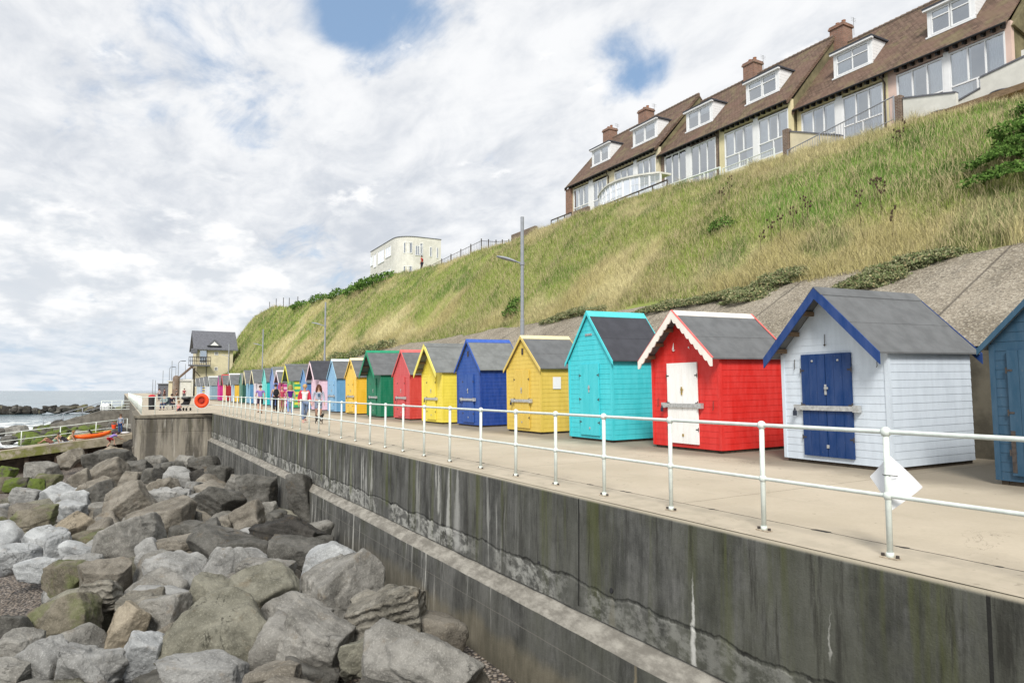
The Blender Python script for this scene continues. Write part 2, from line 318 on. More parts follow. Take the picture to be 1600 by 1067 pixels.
# sea wall
def wall_mat():
    m = bpy.data.materials.new('weathered_concrete'); m.use_nodes = True; t = NT(m.node_tree); b = t.N['Principled BSDF']
    ge = t.n('ShaderNodeNewGeometry'); g = ge.outputs['Position']; X, Y, Z = t.n('ShaderNodeSeparateXYZ', {0: g}).outputs
    NX, NY, NZ = t.n('ShaderNodeSeparateXYZ', {0: ge.outputs['Normal']}).outputs
    st = t.scale(g, (1, 1, .10)); st2 = t.scale(g, (1, 1, .05))
    n1 = t.math('ADD', t.math('MULTIPLY', t.noise(t.scale(g, (1,1,.16)), 4.2, 8, .72), .45), t.math('MULTIPLY', t.noise(t.scale(g, (1,1,.6)), 1.5, 8, .72), .55)); n2 = t.noise(g, .8, 6, .65); n3 = t.noise(g, 9, 6, .7)
    c = t.mix(t.step(n1, .34, .68), (.036,.037,.035), (.175,.175,.165))
    c = t.mix(t.math('MULTIPLY', t.step(n2, .42, .66), .6), c, t.mix(n3, (.05,.05,.046), (.22,.22,.205)))
    c = t.mix(t.math('MULTIPLY', t.step(n3, .5, .8), .4), c, (.03,.03,.026))
    green = t.math('MULTIPLY', t.step(t.noise(t.vmath('ADD', st2, (3.1, 0, 0)), 1.6, 6, .7), .49, .66), t.step(Z, -2.6, -.2))
    c = t.mix(t.math('MULTIPLY', green, .75), c, (.085,.095,.026))
    near = t.math('MULTIPLY', t.step(Y, 13, 5), t.math('MULTIPLY', t.step(n2, .3, .6), .5)); c = t.mix(near, c, t.mix(n1, (.03,.033,.02), (.10,.105,.068)))
    blk = t.step(t.noise(t.vmath('ADD', t.scale(g, (1, 1, .09)), (0, 31, 0)), 4.3, 8, .72), .50, .64); c = t.mix(t.math('MULTIPLY', t.math('MULTIPLY', blk, t.step(Z, -2.9, -.3)), .72), c, (.024,.023,.020))
    # lime run-off
    reg = t.math('MULTIPLY', t.step(Y, 8.5, 13), t.step(t.noise(t.scale(g, (0,1,0)), .35, 3), .40, .56))
    run = t.step(t.noise(t.vmath('ADD', t.scale(g, (1, 1, .07)), (0, 9, 0)), 6.5, 6, .68), .545, .66)
    c = t.mix(t.math('MULTIPLY', t.math('MULTIPLY', run, reg), .85), c, (.50,.50,.47))
    crackz = t.math('ADD', -1.36, t.math('MULTIPLY', t.noise(t.scale(g, (0, 1, 0)), 1.1, 6, .65), .36))
    below = t.math('MULTIPLY', t.step(t.math('SUBTRACT', Z, crackz), .0, -.03), t.step(Z, -1.66, -1.58))
    pat = t.math('MULTIPLY', below, t.math('MULTIPLY', t.step(t.noise(t.scale(g, (1, 1, 1.6)), 3.4, 6, .68), .42, .60), t.step(t.noise(t.scale(g, (0, 1, 0)), .5, 3), .36, .52)))
    pat = t.math('MULTIPLY', pat, t.step(Y, 50.0, 49.6)); c = t.mix(t.math('MULTIPLY', pat, t.math('ADD', .35, t.math('MULTIPLY', t.step(Y, 7, 11), .45))), c, (.42,.42,.39))
    crack = t.step(t.math('ABSOLUTE', t.math('SUBTRACT', Z, crackz)), .034, .006); c = t.mix(t.math('MULTIPLY', crack, t.step(t.noise(g, 1.9, 5, .7), .46, .66)), c, (.024,.024,.022))
    # single drips, joints
    def drip(y0, z0, z1, wd, amt):
        d = t.math('ABSOLUTE', t.math('SUBTRACT', t.math('ADD', Y, t.math('ADD', t.math('MULTIPLY', t.math('SUBTRACT', t.noise(g, 11, 4), .5), .07), t.math('MULTIPLY', t.math('SUBTRACT', t.noise(g, 2.2, 2), .5), .12))), y0))
        d = t.math('DIVIDE', d, t.math('ADD', .25, t.step(Z, z0, z0 + (z1-z0)*.85)))
        k = t.math('MULTIPLY', t.step(Z, z0, z0 - .5), t.step(Z, z1 - .05, z1 + .1))
        return t.math('MULTIPLY', t.step(d, wd, wd * .2), t.math('MULTIPLY', k, amt))
    for y0, z0, z1, wd, amt, colr in ((float(at(1083, 940, 0, 0)[1]), -.45, -1.6, .045, .9, (.55,.55,.52)), (float(at(1297, 960, 0, 0)[1]), -.35, -.95, .014, .7, (.4,.4,.37)), (float(at(957, 950, 0, 0)[1]), -1.0, -1.75, .09, .6, (.20,.19,.15)), (float(at(990, 1010, 0, -.24)[1]), -1.5, -3.2, .09, .75, (.24,.20,.13)), (12.35, .3, -1.55, .16, .62, (.42,.42,.40)), (12.75, .25, -1.35, .10, .7, (.5,.5,.47)), (13.25, .25, -1.0, .07, .7, (.5,.5,.46)), (14.4, .2, -1.2, .10, .4, (.4,.4,.38)), (17.6, .1, -1.1, .09, .6, (.46,.46,.43)), (18.3, .1, -.9, .05, .7, (.5,.5,.47)), (21.6, .1, -1.2, .08, .65, (.5,.5,.47)), (24.9, .1, -1.0, .10, .6, (.46,.46,.44)), (29.5, .1, -1.2, .12, .5, (.44,.44,.42)), (16.4, .3, -1.3, .14, .55, (.09,.105,.028)), (19.4, .3, -1.4, .12, .55, (.09,.105,.028)), (22.6, .3, -1.4, .16, .5, (.09,.105,.028))):
        c = t.mix(drip(y0, z0, z1, wd, amt), c, colr)
    for y0 in (2.95, 8.28, 14.9, 26.5, 38.0):
        c = t.mix(t.math('MULTIPLY', t.math('LESS_THAN', t.math('ABSOLUTE', t.math('SUBTRACT', Y, y0)), .016), t.math('GREATER_THAN', Z, -1.5)), c, (.025,.025,.023))
    # foot: sandy, scoured lower part of the apron wall
    foot = t.math('MULTIPLY', t.step(t.math('ADD', Z, t.math('MULTIPLY', t.noise(g, .7, 5), .9)), -1.85, -2.1), t.step(Y, 22, 11))
    c = t.mix(t.math('MULTIPLY', foot, .7), c, t.mix(t.step(n1, .35, .65), (.13,.118,.085), (.23,.205,.15)))
    lift = t.math('MULTIPLY', t.step(Z, -1.74, -1.8), t.math('LESS_THAN', t.math('ABSOLUTE', t.math('ADD', Z, 2.1)), .008)); c = t.mix(t.math('MULTIPLY', lift, .5), c, (.2,.19,.17))
    top = t.math('MAXIMUM', t.step(NZ, .3, .55), t.math('MULTIPLY', t.step(NZ, .1, .3), t.math('MULTIPLY', t.step(Z, -1.82, -1.76), t.step(X, -.1, -.2))))
    c = t.mix(t.step(Z, -.05, -.02), c, (.36,.325,.255)); c = t.mix(t.math('MULTIPLY', top, t.step(Z, -.5, -1.0)), c, t.mix(t.step(t.noise(t.scale(g, (2.5, 1, 1)), 2.6, 6, .7), .36, .68), (.17,.16,.14), (.33,.315,.28)))
    # bastion face is paler
    bas = t.math('MULTIPLY', t.step(Y, 49.8, 50.0), t.step(X, -.2, -.5)); c = t.mix(t.math('MULTIPLY', bas, .55), c, t.mix(t.step(t.noise(st, 1.6, 6, .7), .44, .60), (.10,.085,.065), (.40,.36,.29)))
    t.put(b, 'Base Color', c); t.put(b, 'Roughness', .92); t.put(b, 'Specular IOR Level', .2)
    hgt = t.math('ADD', t.math('MULTIPLY', n3, .6), t.math('ADD', t.math('MULTIPLY', t.noise(g, 45, 4, .7), .5), t.math('MULTIPLY', crack, -1.2)))
    t.put(b, 'Normal', t.n('ShaderNodeBump', {'Height': hgt, 'Strength': .55, 'Distance': .02}).outputs[0]); return m
M['wall'] = wall_mat()
sw = thing('sea_wall', 'long dark streaked concrete sea wall under the white railing', 'sea wall')
ys = np.arange(-26, 50.06, .25)
def loft(prof, name, noise=0, seed=0):
    V = []; Fc = []; n = len(prof)
    for y in ys:
        for k, (px_, pz) in enumerate(prof): V.append((float(edge(y)) + px_, y, pz))
    V = np.array(V)
    if noise:
        d = (fbm(V*np.array([2., 2., 2.]), seed, 4) - .5) * noise; V[:,0] += d
        V[:,2] += (fbm(V*5 + 9, seed+5, 2) - .5) * noise * .35 * (V[:,2] < -.05)
    for i in range(len(ys)-1):
        for k in range(n-1): Fc.append((i*n+k, i*n+k+1, (i+1)*n+k+1, (i+1)*n+k))
    b_ = MB(); b_.v = V.tolist(); b_.f = Fc; b_.m = [0]*len(Fc); return b_.build(name, M['wall'], sw)
loft([(.9, -.004), (.05, -.006), (.012, -.02), (0, -.05), (-.004, -.35), (-.006, -.7), (-.01, -1.1), (-.015, -1.56)], 'upper_wall', .03, 4)
loft([(.03, -1.56), (.0, -1.60), (-.10, -1.67), (-.20, -1.74), (-.225, -1.77), (-.235, -2.1), (-.25, -2.7), (-.30, -4.8)], 'lower_ledge', .035, 9)
hb = MB()
for x, y in ((843, 877), (956, 922), (693, 817), (639, 796), (560, 766)):
    p = at(x, y, 0, -.004); p[0] += float(edge(p[1])); hb.tube([(p[0]-.012, p[1], p[2]), (p[0]+.02, p[1], p[2]-.004)], .035, 10)
hb.build('weep_hole', M['black'], sw)
bs = thing('bastion_wall', 'pale stained concrete bastion with dark coping jutting towards the beach', 'wall')
b1 = MB(); b1.prism([(-.40, 50.0, -5), (-4.58, 50.0, -5), (-4.85, 50.25, -5), (-4.85, 62, -5), (-.40, 62, -5)], (0, 0, 4.72)); b1.build('wall', M['wall'], bs, bevel=.04)
b1 = MB(); b1.prism([(-.30, 49.93, -.28), (-4.60, 49.93, -.28), (-4.93, 50.2, -.28), (-4.93, 62, -.28), (-.30, 62, -.28)], (0, 0, .20)); b1.build('coping', mat('dark_coping', (.15,.135,.105), .9, .3, 3, .4, 40, world=True), bs, bevel=.03)
b1 = MB(); b1.box((-4.6, 62, -5), (.5, 330, -.10)); tag(b1.build('sea_wall', M['wall']), 'far stretch of sea wall beyond the bastion', 'sea wall')
# hillside
ZC = np.array([(-60,11.6),(0,11.8),(13,12.2),(18,12.5),(23,13.05),(32,13.75),(45,14.1),(52,14.05),(67,14.6),(76,15.1),(86,15.55),(97,15.8),(111,16.1),(139,17.7),(160,19.7),(184,20.0),(200,16.6),(222,10.5),(240,5.),(300,2.)])
def zcrest(Y): return np.interp(Y, ZC[:,0], ZC[:,1])
def hz(X, Y, rough=True):
    X = np.asarray(X, float); Y = np.asarray(Y, float); zc = zcrest(Y)
    zt = np.minimum(5.0, zc*.6)
    z = np.where(X < 9, .0, np.where(X < 13.7, 2.2 + (zt-2.2)*(X-9)/4.7, np.where(X < 23, zt + (zc-zt)*(X-13.7)/9.3, zc + .02*(X-23))))
    z = z + np.where((X > 13.7) & (X < 23), .45*np.sin(np.clip((X-13.7)/9.3, 0, 1)*math.pi), 0)
    if rough:
        a = sm(X, 13.9, 15.5) * (1 - .85*sm(X, 22, 24.5))
        z = z + a * ((fb2(X, Y, 5., 3)-.5)*1.5 + (fb2(X, Y, 1.3, 11)-.5)*.45)
    return z
STRAW = np.array([.52,.45,.26]); STR2 = np.array([.42,.36,.18]); GRN = np.array([.235,.275,.080]); GR2 = np.array([.15,.205,.055]); DRK = np.array([.04,.075,.02])
def gcol(X, Y):
    u = (X - 13.7) / 9.3
    n1 = fb2(X*1.0, Y*.75, 4.2, 21); n2 = fb2(X, Y, 1.1, 33); n3 = fb2(X, Y, 12, 41, 3)
    s = sm(n1*.55 + n2*.3 + n3*.25 + .10*np.exp(-((u-.12)/.16)**2) - .07*np.exp(-((u-.6)/.25)**2), .50, .62)
    g = GRN + (GR2-GRN) * sm(n2, .45, .7)[:,None]
    st = STRAW + (STR2-STRAW) * sm(fb2(X, Y, 2, 51), .4, .65)[:,None]
    lush = 1.25*np.exp(-(((Y-16.5-(X-19)*.3)/6)**2 + ((X-19)/2.3)**2)) + .9*np.exp(-(((Y-12)/4)**2 + ((X-21)/2.2)**2))
    lush = np.clip(lush*(.6+n1), 0, 1)
    s = s * (1-sm(lush, .2, .6))
    s = s * (1 - .6*sm(Y, 100, 150))
    c = g*(1-s[:,None]) + st*s[:,None]
    c = c*(1-.65*sm(lush,.3,.8)[:,None]) + np.array([.15,.26,.06])*.65*sm(lush,.3,.8)[:,None]
    dk = sm(fb2(X, Y, 2.6, 61), .60, .70)*.6 + sm(fb2(X*.6, Y*.3, 6, 71), .6, .7)*.55*sm(Y, 40, 80)
    dk = np.clip(dk, 0, .75)[:,None]
    tw = .7*np.exp(-(((Y-11)/3.2)**2 + ((X-17.6)/1.1)**2))[:,None]*(.5 + fb2(X, Y, .8, 66)[:,None])
    tw = np.clip(tw, 0, .75); c = c*(1-tw) + np.array([.11,.095,.06])*tw
    return (c*(1-dk) + DRK*1.6*dk)*np.array([1.14, 1.19, 1.12])
def veg_mat(name, trans=.25):
    m = bpy.data.materials.new(name); m.use_nodes = True; t = NT(m.node_tree); t.N.clear()
    a = t.n('ShaderNodeVertexColor', layer_name='tone').outputs[0]
    gn = t.n('ShaderNodeNewGeometry').outputs['Normal']
    nn = t.vmath('NORMALIZE', t.vmath('ADD', t.scale(gn, (.45,.45,.45)), (-.38, -.25, .72))) if trans else gn
    d = t.n('ShaderNodeBsdfDiffuse', {'Color': a, 'Normal': nn}); tr = t.n('ShaderNodeBsdfTranslucent', {'Color': a})
    t.L.new(t.n('ShaderNodeMixShader', {0: trans, 1: d.outputs[0], 2: tr.outputs[0]}).outputs[0], t.n('ShaderNodeOutputMaterial').inputs[0]); return m
M['veg'] = veg_mat('grass_blades'); M['turf'] = veg_mat('turf', 0)
grid_obj('hillside', np.concatenate([np.arange(9.05, 26, .35), np.linspace(27, 120, 14)]), np.concatenate([np.arange(-40, 70, .6), np.arange(70, 330, 1.6)]), lambda X, Y: hz(X.ravel(), Y.ravel()).reshape(X.shape), M['turf'], cols=lambda x, y: gcol(x, y)*.8)
# pebble-dashed apron and its toe wall
def apron_mat():
    m = bpy.data.materials.new('pebble_concrete'); m.use_nodes = True; t = NT(m.node_tree); b = t.N['Principled BSDF']; g = t.n('ShaderNodeNewGeometry').outputs['Position']
    v = t.n('ShaderNodeTexVoronoi', {'Vector': g, 'Scale': 26}); big = t.noise(g, .6, 6, .65); st = t.noise(t.scale(g, (.5, 1.2, .5)), 1.4, 6, .65)
    c = t.mix(t.step(big, .34, .68), (.20,.175,.135), (.31,.275,.22)); c = t.mix(t.math('MULTIPLY', t.step(st, .52, .68), .5), c, (.13,.12,.10))
    c = t.mix(t.math('MULTIPLY', t.math('GREATER_THAN', t.n('ShaderNodeSeparateXYZ', {0: v.outputs['Color']}).outputs[0], .72), .45), c, (.50,.46,.38))
    c = t.mix(t.math('MULTIPLY', t.math('LESS_THAN', t.n('ShaderNodeSeparateXYZ', {0: v.outputs['Color']}).outputs[1], .22), .5), c, (.08,.07,.06))
    Y = t.n('ShaderNodeSeparateXYZ', {0: g}).outputs[1]
    j = t.math('LESS_THAN', t.math('ABSOLUTE', t.math('SUBTRACT', t.math('FRACT', t.math('DIVIDE', Y, 6.1)), .5)), .006); c = t.mix(t.math('MULTIPLY', j, .7), c, (.08,.07,.06))
    t.put(b, 'Base Color', c); t.put(b, 'Roughness', .95); t.put(b, 'Specular IOR Level', .15)
    t.put(b, 'Normal', t.n('ShaderNodeBump', {'Height': v.outputs['Distance'], 'Strength': .6, 'Distance': .03}).outputs[0]); return m
M['apron'] = apron_mat()
def aprz(X, Y): return hz(X.ravel(), Y.ravel(), False).reshape(X.shape) + .12 - .6*sm(X, 13.7, 14.2) + (fb2(X.ravel(), Y.ravel(), 3, 5)-.5).reshape(X.shape)*.12
mb = MB()
ay = np.arange(-30, 76, .5); ax = np.linspace(9.0, 14.2, 14)
lim = 14.2 - 4.9*sm(ay, 55, 75) + (fb2(ay, ay*0, 2.5, 77)-.5)*1.2
V = []
for y, l in zip(ay, lim):
    xs = 9.0 + (ax-9.0)/5.2*(max(l, 9.3)-9.0)
    zz = aprz(xs, np.full_like(xs, y)); V += [(x, y, z) for x, z in zip(xs, zz)]
nA_ = len(ax); mb.v = V; mb.f = [(i*nA_+k, i*nA_+k+1, (i+1)*nA_+k+1, (i+1)*nA_+k) for i in range(len(ay)-1) for k in range(nA_-1)]; mb.m = [0]*len(mb.f)
tag(mb.build('concrete_slope', M['apron'], smooth=True), kind='structure')
mb = MB(); mb.box((9.0, -30, -.2), (9.4, 230, 2.28)); tag(mb.build('retaining_wall', mat('rough_wall', (.12,.11,.085), .95, .35, 1.5, .5, 30, world=True)), 'rough grey retaining wall behind the row of beach huts', 'wall')
# beach and sea
def beach_mat():
    m = bpy.data.materials.new('shingle'); m.use_nodes = True; t = NT(m.node_tree); b = t.N['Principled BSDF']; g = t.n('ShaderNodeNewGeometry').outputs['Position']
    v = t.n('ShaderNodeTexVoronoi', {'Vector': g, 'Scale': 17}); h = t.n('ShaderNodeSeparateXYZ', {0: v.outputs['Color']}).outputs
    c = t.mix(h[0], (.10,.085,.065), (.34,.31,.28)); c = t.mix(t.math('MULTIPLY', h[1], .4), c, (.28,.19,.12)); c = t.mix(t.math('MULTIPLY', t.step(t.noise(g, .5, 4), .4, .65), .35), c, (.15,.13,.11))
    c = t.mix(t.step(v.outputs['Distance'], .35, .65), c, tuple(x*.3 for x in (.12,.1,.09)))
    t.put(b, 'Base Color', c); t.put(b, 'Roughness', .7)
    t.put(b, 'Normal', t.n('ShaderNodeBump', {'Height': v.outputs['Distance'], 'Strength': 1, 'Distance': -.03}).outputs[0]); return m
def bz(X, Y): return -2.95 + .105*(X+.5) - .012*np.maximum(Y-40, 0)*.5 + (fb2(X.ravel(), Y.ravel(), 3, 6)-.5).reshape(X.shape)*.35
grid_obj('shingle_beach', np.concatenate([np.linspace(-40, -14, 12), np.linspace(-13.5, -.35, 45)]), np.arange(-26, 130, 1.0), bz, beach_mat())
def sea_mat():
    m = bpy.data.materials.new('sea_water'); m.use_nodes = True; t = NT(m.node_tree); b = t.N['Principled BSDF']; g = t.n('ShaderNodeNewGeometry').outputs['Position']
    X, Y, Z = t.n('ShaderNodeSeparateXYZ', {0: g}).outputs
    sw_ = t.noise(t.n('ShaderNodeMapping', {'Vector': g, 'Rotation': (0,0,R(35)), 'Scale': (.10,.02,1)}).outputs[0], 1.0, 5, .55)
    c = t.mix(t.step(sw_, .35, .65), (.085,.135,.16), (.15,.215,.24))
    rr = t.vmath('LENGTH', t.vmath('SUBTRACT', g, (-12, 95, -4.2)))
    near = t.step(rr, 105, 30)
    f1 = t.noise(t.n('ShaderNodeMapping', {'Vector': g, 'Rotation': (0,0,R(20)), 'Scale': (.30,.13,1)}).outputs[0], 1.6, 8, .68, .6)
    foam = t.math('MULTIPLY', t.step(t.math('ADD', f1, t.math('MULTIPLY', near, .2)), .60, .70), t.math('ADD', .12, t.math('MULTIPLY', near, .85)))
    c = t.mix(foam, c, (.78,.80,.80)); t.put(b, 'Base Color', c); t.put(b, 'Roughness', t.mix(foam, (.18,)*3, (.8,)*3)); t.put(b, 'Specular IOR Level', .5)
    wv = t.math('ADD', t.noise(t.n('ShaderNodeMapping', {'Vector': g, 'Rotation': (0,0,R(35)), 'Scale': (.55,.22,1)}).outputs[0], 1.0, 6, .6), t.math('MULTIPLY', foam, .3))
    t.put(b, 'Normal', t.n('ShaderNodeBump', {'Height': wv, 'Strength': .8, 'Distance': .5}).outputs[0]); return m
mb = MB(); mb.quad((-9000, -300, -4.2), (800, -300, -4.2), (800, 12000, -4.2), (-9000, 12000, -4.2)); tag(mb.build('sea', sea_mat()), kind='structure')
mb = MB(); mb.quad((-9000, -300, -7), (9000, -300, -7), (9000, 12000, -7), (-9000, 12000, -7)); tag(mb.build('seabed', mat('sand', (.2,.17,.12), world=True)), kind='structure')
mb = MB(); mb.box((.5, 62, -5), (120, 420, -.12)); tag(mb.build('ground', M['wall']), kind='structure')
# ---------------------------------------------------------------- grass
def blades(name, X, Y, ln, wd, col, lean=.35, z0=-.03, kind='stuff', seed=1):
    r = np.random.default_rng(seed); n = len(X); Z = hz(X, Y) + z0
    a = r.uniform(0, 2*math.pi, n); lx = r.normal(-.15, lean, n)*ln; ly = r.normal(-.05, lean, n)*ln
    dx, dy = np.cos(a)*wd*.5, np.sin(a)*wd*.5
    mid = .55
    p = np.empty((n, 5, 3))
    p[:,0] = np.stack([X-dx, Y-dy, Z], 1); p[:,1] = np.stack([X+dx, Y+dy, Z], 1)
    p[:,2] = np.stack([X+dx*.8+lx*.35, Y+dy*.8+ly*.35, Z+ln*mid], 1); p[:,3] = np.stack([X-dx*.8+lx*.35, Y-dy*.8+ly*.35, Z+ln*mid], 1)
    p[:,4] = np.stack([X+lx, Y+ly, Z+ln*np.sqrt(np.clip(1-(lx/ln)**2*.5, .3, 1))], 1)
    i = np.arange(n)*5
    me = bpy.data.meshes.new(name); me.vertices.add(n*5); me.vertices.foreach_set('co', p.ravel())
    lt = np.stack([i, i+1, i+2, i+3, i+3, i+2, i+4], 1).ravel()
    me.loops.add(n*7); me.loops.foreach_set('vertex_index', lt); me.polygons.add(n*2)
    ls = np.stack([np.arange(n)*7, np.arange(n)*7+4], 1).ravel(); me.polygons.foreach_set('loop_start', ls); me.polygons.foreach_set('loop_total', np.tile([4, 3], n))
    me.update(calc_edges=True); me.validate()
    ca = me.color_attributes.new('tone', 'FLOAT_COLOR', 'POINT'); c = np.repeat(np.clip(col, 0, 1), 5, 0)
    ca.data.foreach_set('color', np.concatenate([c, np.ones((len(c), 1))], 1).ravel()); me.materials.append(M['veg'])
    o = bpy.data.objects.new(name, me); COL.objects.link(o); tag(o, kind=kind); return o
r = np.random.default_rng(7)
def scatter(n, y0, y1, x0=13.5, x1=23.6, p=1.0):
    Y = y0 + (y1-y0)*r.uniform(0, 1, n)**p; X = r.uniform(x0, x1, n); return X, Y
parts_ = [scatter(130000, 2, 26), scatter(95000, 24, 50), scatter(60000, 48, 100), scatter(28000, 98, 215), scatter(30000, 2, 70, 13.1, 14.6), scatter(14000, 6, 60, 22.3, 23.8)]
X = np.concatenate([a for a, b in parts_]); Y = np.concatenate([b for a, b in parts_])
keep = X > 13.55 + (fb2(Y, Y*0, 2.0, 91)-.5)*1.2 - 5.0*sm(Y, 55, 75); X, Y = X[keep], Y[keep]
n = len(X); c = gcol(X, Y)
dry = sm(c[:,0]/np.maximum(c[:,1], .01), .95, 1.2)
c = c * r.normal(1, .22, n).clip(.5, 1.6)[:,None]
odd = r.uniform(0, 1, n) < .22; c[odd] = STRAW*r.uniform(.7, 1.2, (odd.sum(), 1)); dry[odd] = np.maximum(dry[odd], .7)
farm = 1 + sm(Y, 30, 160)*2.2
ln = (.13 + .30*dry*r.uniform(.4, 1.15, n) + .10*r.uniform(0, 1, n)) * (.75 + .7*fb2(X, Y, 2.2, 15)) * (1 + sm(Y, 60, 180)*.8)
ln = ln*(1 + .75*sm(fb2(X, Y, .55, 99, 2), .60, .76))
blades('grass', X, Y, ln, (.012 + .007*(1-dry))*farm, c)
# scrub on the cliff foot in the distance (no apron there)
X = r.uniform(9.2, 14, 12000); Y = r.uniform(58, 215, 12000); k = X > 13.9 - 4.9*sm(Y, 55, 75); X, Y = X[k], Y[k]
blades('rough_grass', X, Y, r.uniform(.3, .7, len(X)), np.full(len(X), .07), gcol(X, Y)*r.normal(.85, .2, len(X)).clip(.4, 1.3)[:,None], seed=5)
def clump(name, cs, leaf, cols, n, seed, jit=.25, kind=None, flat=1.0):
    """leaf-sized faces spread through the volume of several domes; cs: (x, y, z, rx, ry, rz)"""
    r = np.random.default_rng(seed); cs = np.array(cs, float); wgt = cs[:,3]*cs[:,4]; k = r.choice(len(cs), n, p=wgt/wgt.sum())
    d = r.normal(0, 1, (n, 3)); d[:,2] = np.abs(d[:,2]); d /= np.linalg.norm(d, axis=1)[:,None]
    rad = r.uniform(.55, 1.08, n)**.5; rad *= 1 + (vn(d*3 + k[:,None]*7.1, seed)-.5)*jit*2
    p = cs[k,:3] + d*rad[:,None]*cs[k,3:]
    a = r.normal(0, 1, (n, 3)); a /= np.linalg.norm(a, axis=1)[:,None]; b = np.cross(a, d + r.normal(0, .5, (n, 3))); b /= np.linalg.norm(b, axis=1)[:,None] + 1e-6
    s = leaf*r.uniform(.6, 1.5, n)[:,None]; a *= s; b *= s*.5*flat
    V = np.stack([p-a, p+b, p+a, p-b], 1).reshape(-1, 3); me = bpy.data.meshes.new(name)
    me.from_pydata(V.tolist(), [], np.arange(n*4).reshape(n, 4).tolist())
    cl = np.array(cols)[r.integers(0, len(cols), n)]*r.normal(1, .2, n).clip(.5, 1.5)[:,None]
    ca = me.color_attributes.new('tone', 'FLOAT_COLOR', 'POINT'); ca.data.foreach_set('color', np.concatenate([np.repeat(cl, 4, 0), np.ones((n*4, 1))], 1).ravel())
    me.materials.append(M['veg']); o = bpy.data.objects.new(name, me); COL.objects.link(o)
    if kind: tag(o, kind=kind)
    return o
SILV = [(.17,.205,.095), (.22,.245,.125), (.12,.155,.065), (.28,.29,.17), (.33,.29,.16)]; BRAM = [(.07,.135,.03), (.11,.20,.045), (.045,.09,.022), (.15,.25,.065)]
def mound(pts, lab, seed, cols=SILV, rr=(.8, 1.1, .38), n=5200, leaf=.038):
    cs = []
    for x, y in pts:
        # follow the pixel ray until it meets the slope
        d = ray(x, y); tt = np.linspace(10, 220, 4000)/np.linalg.norm(d); P_ = CAMP + d*tt[:,None]
        hm_ = (P_[:,2] < hz(P_[:,0], P_[:,1], False)) & (P_[:,0] > 9.3); p = P_[np.argmax(hm_)] if hm_.any() else at(x, y+4, 0, 22.8)
        cs.append((p[0], p[1], p[2]-.15, *rr))
    o = clump('shrub', cs, leaf, cols, n*len(cs), seed); tag(o, lab, 'shrub'); return o
mound([(1358, 446), (1375, 436), (1400, 424), (1432, 412), (1460, 403)], 'silver green mound of sea plant spilling over concrete above the white hut', 81)
mound([(1168, 468), (1190, 456), (1215, 442), (1238, 430)], 'low grey green mound above the red hut', 82, n=4600)
mound([(1030, 484), (1060, 477), (1095, 472), (1130, 465), (1150, 462)], 'flat silver green mound above the turquoise hut', 83, rr=(.8, 1.4, .36), n=4400)
mound([(868, 502), (888, 494), (910, 487), (935, 486)], 'small silver green mound above the turquoise roof edge', 84, rr=(.7, 1.2, .36), n=3200)
mound([(1128, 355)], 'dark docks and nettles standing amid dry grass', 86, BRAM, (.5, .8, .6), 700, .05)
mound([(805, 490), (812, 478)], 'dark bush at the foot of the tall lamp post', 87, BRAM, (.7, .9, .7), 900, .06)
mound([(560, 556), (585, 548), (610, 540), (530, 560)], 'long grey green scrub at the far end of the concrete slope', 88, SILV, (1.0, 2.2, .7), 1300, .09)
mound([(470, 480), (500, 470), (530, 463), (560, 455), (600, 440), (575, 447)], 'dark green scrub along the cliff edge by the white block', 89, BRAM, (1.6, 4, 1.2), 900, .16)
cs = [(x, y, float(hz(np.array([x]), np.array([y]), False)[0])-.1, rx, ry, .55) for x, y, rx, ry in ((21.0,9.5,1.6,1.9),(20.2,11.5,1.4,1.8),(21.8,7.5,1.6,2),(20.3,8.3,1.5,2),(21.6,13.0,1.2,1.5),(19.5,10,1.1,1.5),(21.2,5,2,2.4),(19.6,6.5,1.6,2),(22.3,11,1,1.6),(18.6,8.5,1.3,1.5),(17.9,10.2,1.2,1.3),(18.9,10.6,1.2,1.5),(19.3,12.3,1,1.2),(17.6,8.2,1.2,1.4),(18.4,7,1.4,1.6))]
cs = [(x-1.3, y+.2, float(hz(np.array([x-1.3]), np.array([y+.2]), False)[0])-.12, a_*.9, b2_*.9, .42) for x, y, z_, a_, b2_, c_ in cs if y < 11.2] + [q for q in cs if 7 < q[1] < 12.5][::2]
clump('bramble', cs, .055, BRAM, 64000, 90, .3, 'stuff')
def stalks():
    r = np.random.default_rng(12); base = []
    for x, y in ((1128,300),(1140,292),(1372,292),(1366,300),(1345,330),(1378,312),(1255,330),(1262,322),(1240,335),(1205,362),(1220,352),(1190,372),(1410,205),(1402,215),(1395,350)):
        d = ray(x, y+22); tt = np.linspace(10, 60, 1600)/np.linalg.norm(d); P_ = CAMP + d*tt[:,None]; hit = np.argmax((P_[:,2] < hz(P_[:,0], P_[:,1], False)) & (P_[:,0] > 9.3)); base.append(P_[hit])
    m = mat('dead_stem', (.075,.05,.03), .9, .3, 20)
    for i, p in enumerate(base):
        b_ = MB(); h = r.uniform(.7, 1.15); b_.tube([(0,0,0), (r.normal(0,.04), r.normal(0,.04), h*.5), (r.normal(0,.07), r.normal(0,.07), h)], [.012, .009, .006], 5)
        for k in range(6): z = h*r.uniform(.55, 1.05); a = r.uniform(0, 6.28); q = (math.cos(a)*.12, math.sin(a)*.12, z+.08); b_.tube([(0,0,z-.05), q], .005, 4); b_.ball(q, .034, 6, 4, (1,1,1.5))
        o = b_.build('dock_plant', m, loc=tuple(p)); tag(o, 'dead brown dock stalk with dark seed heads in the hillside grass', 'plant', 'dead stalks on the hillside')
stalks()
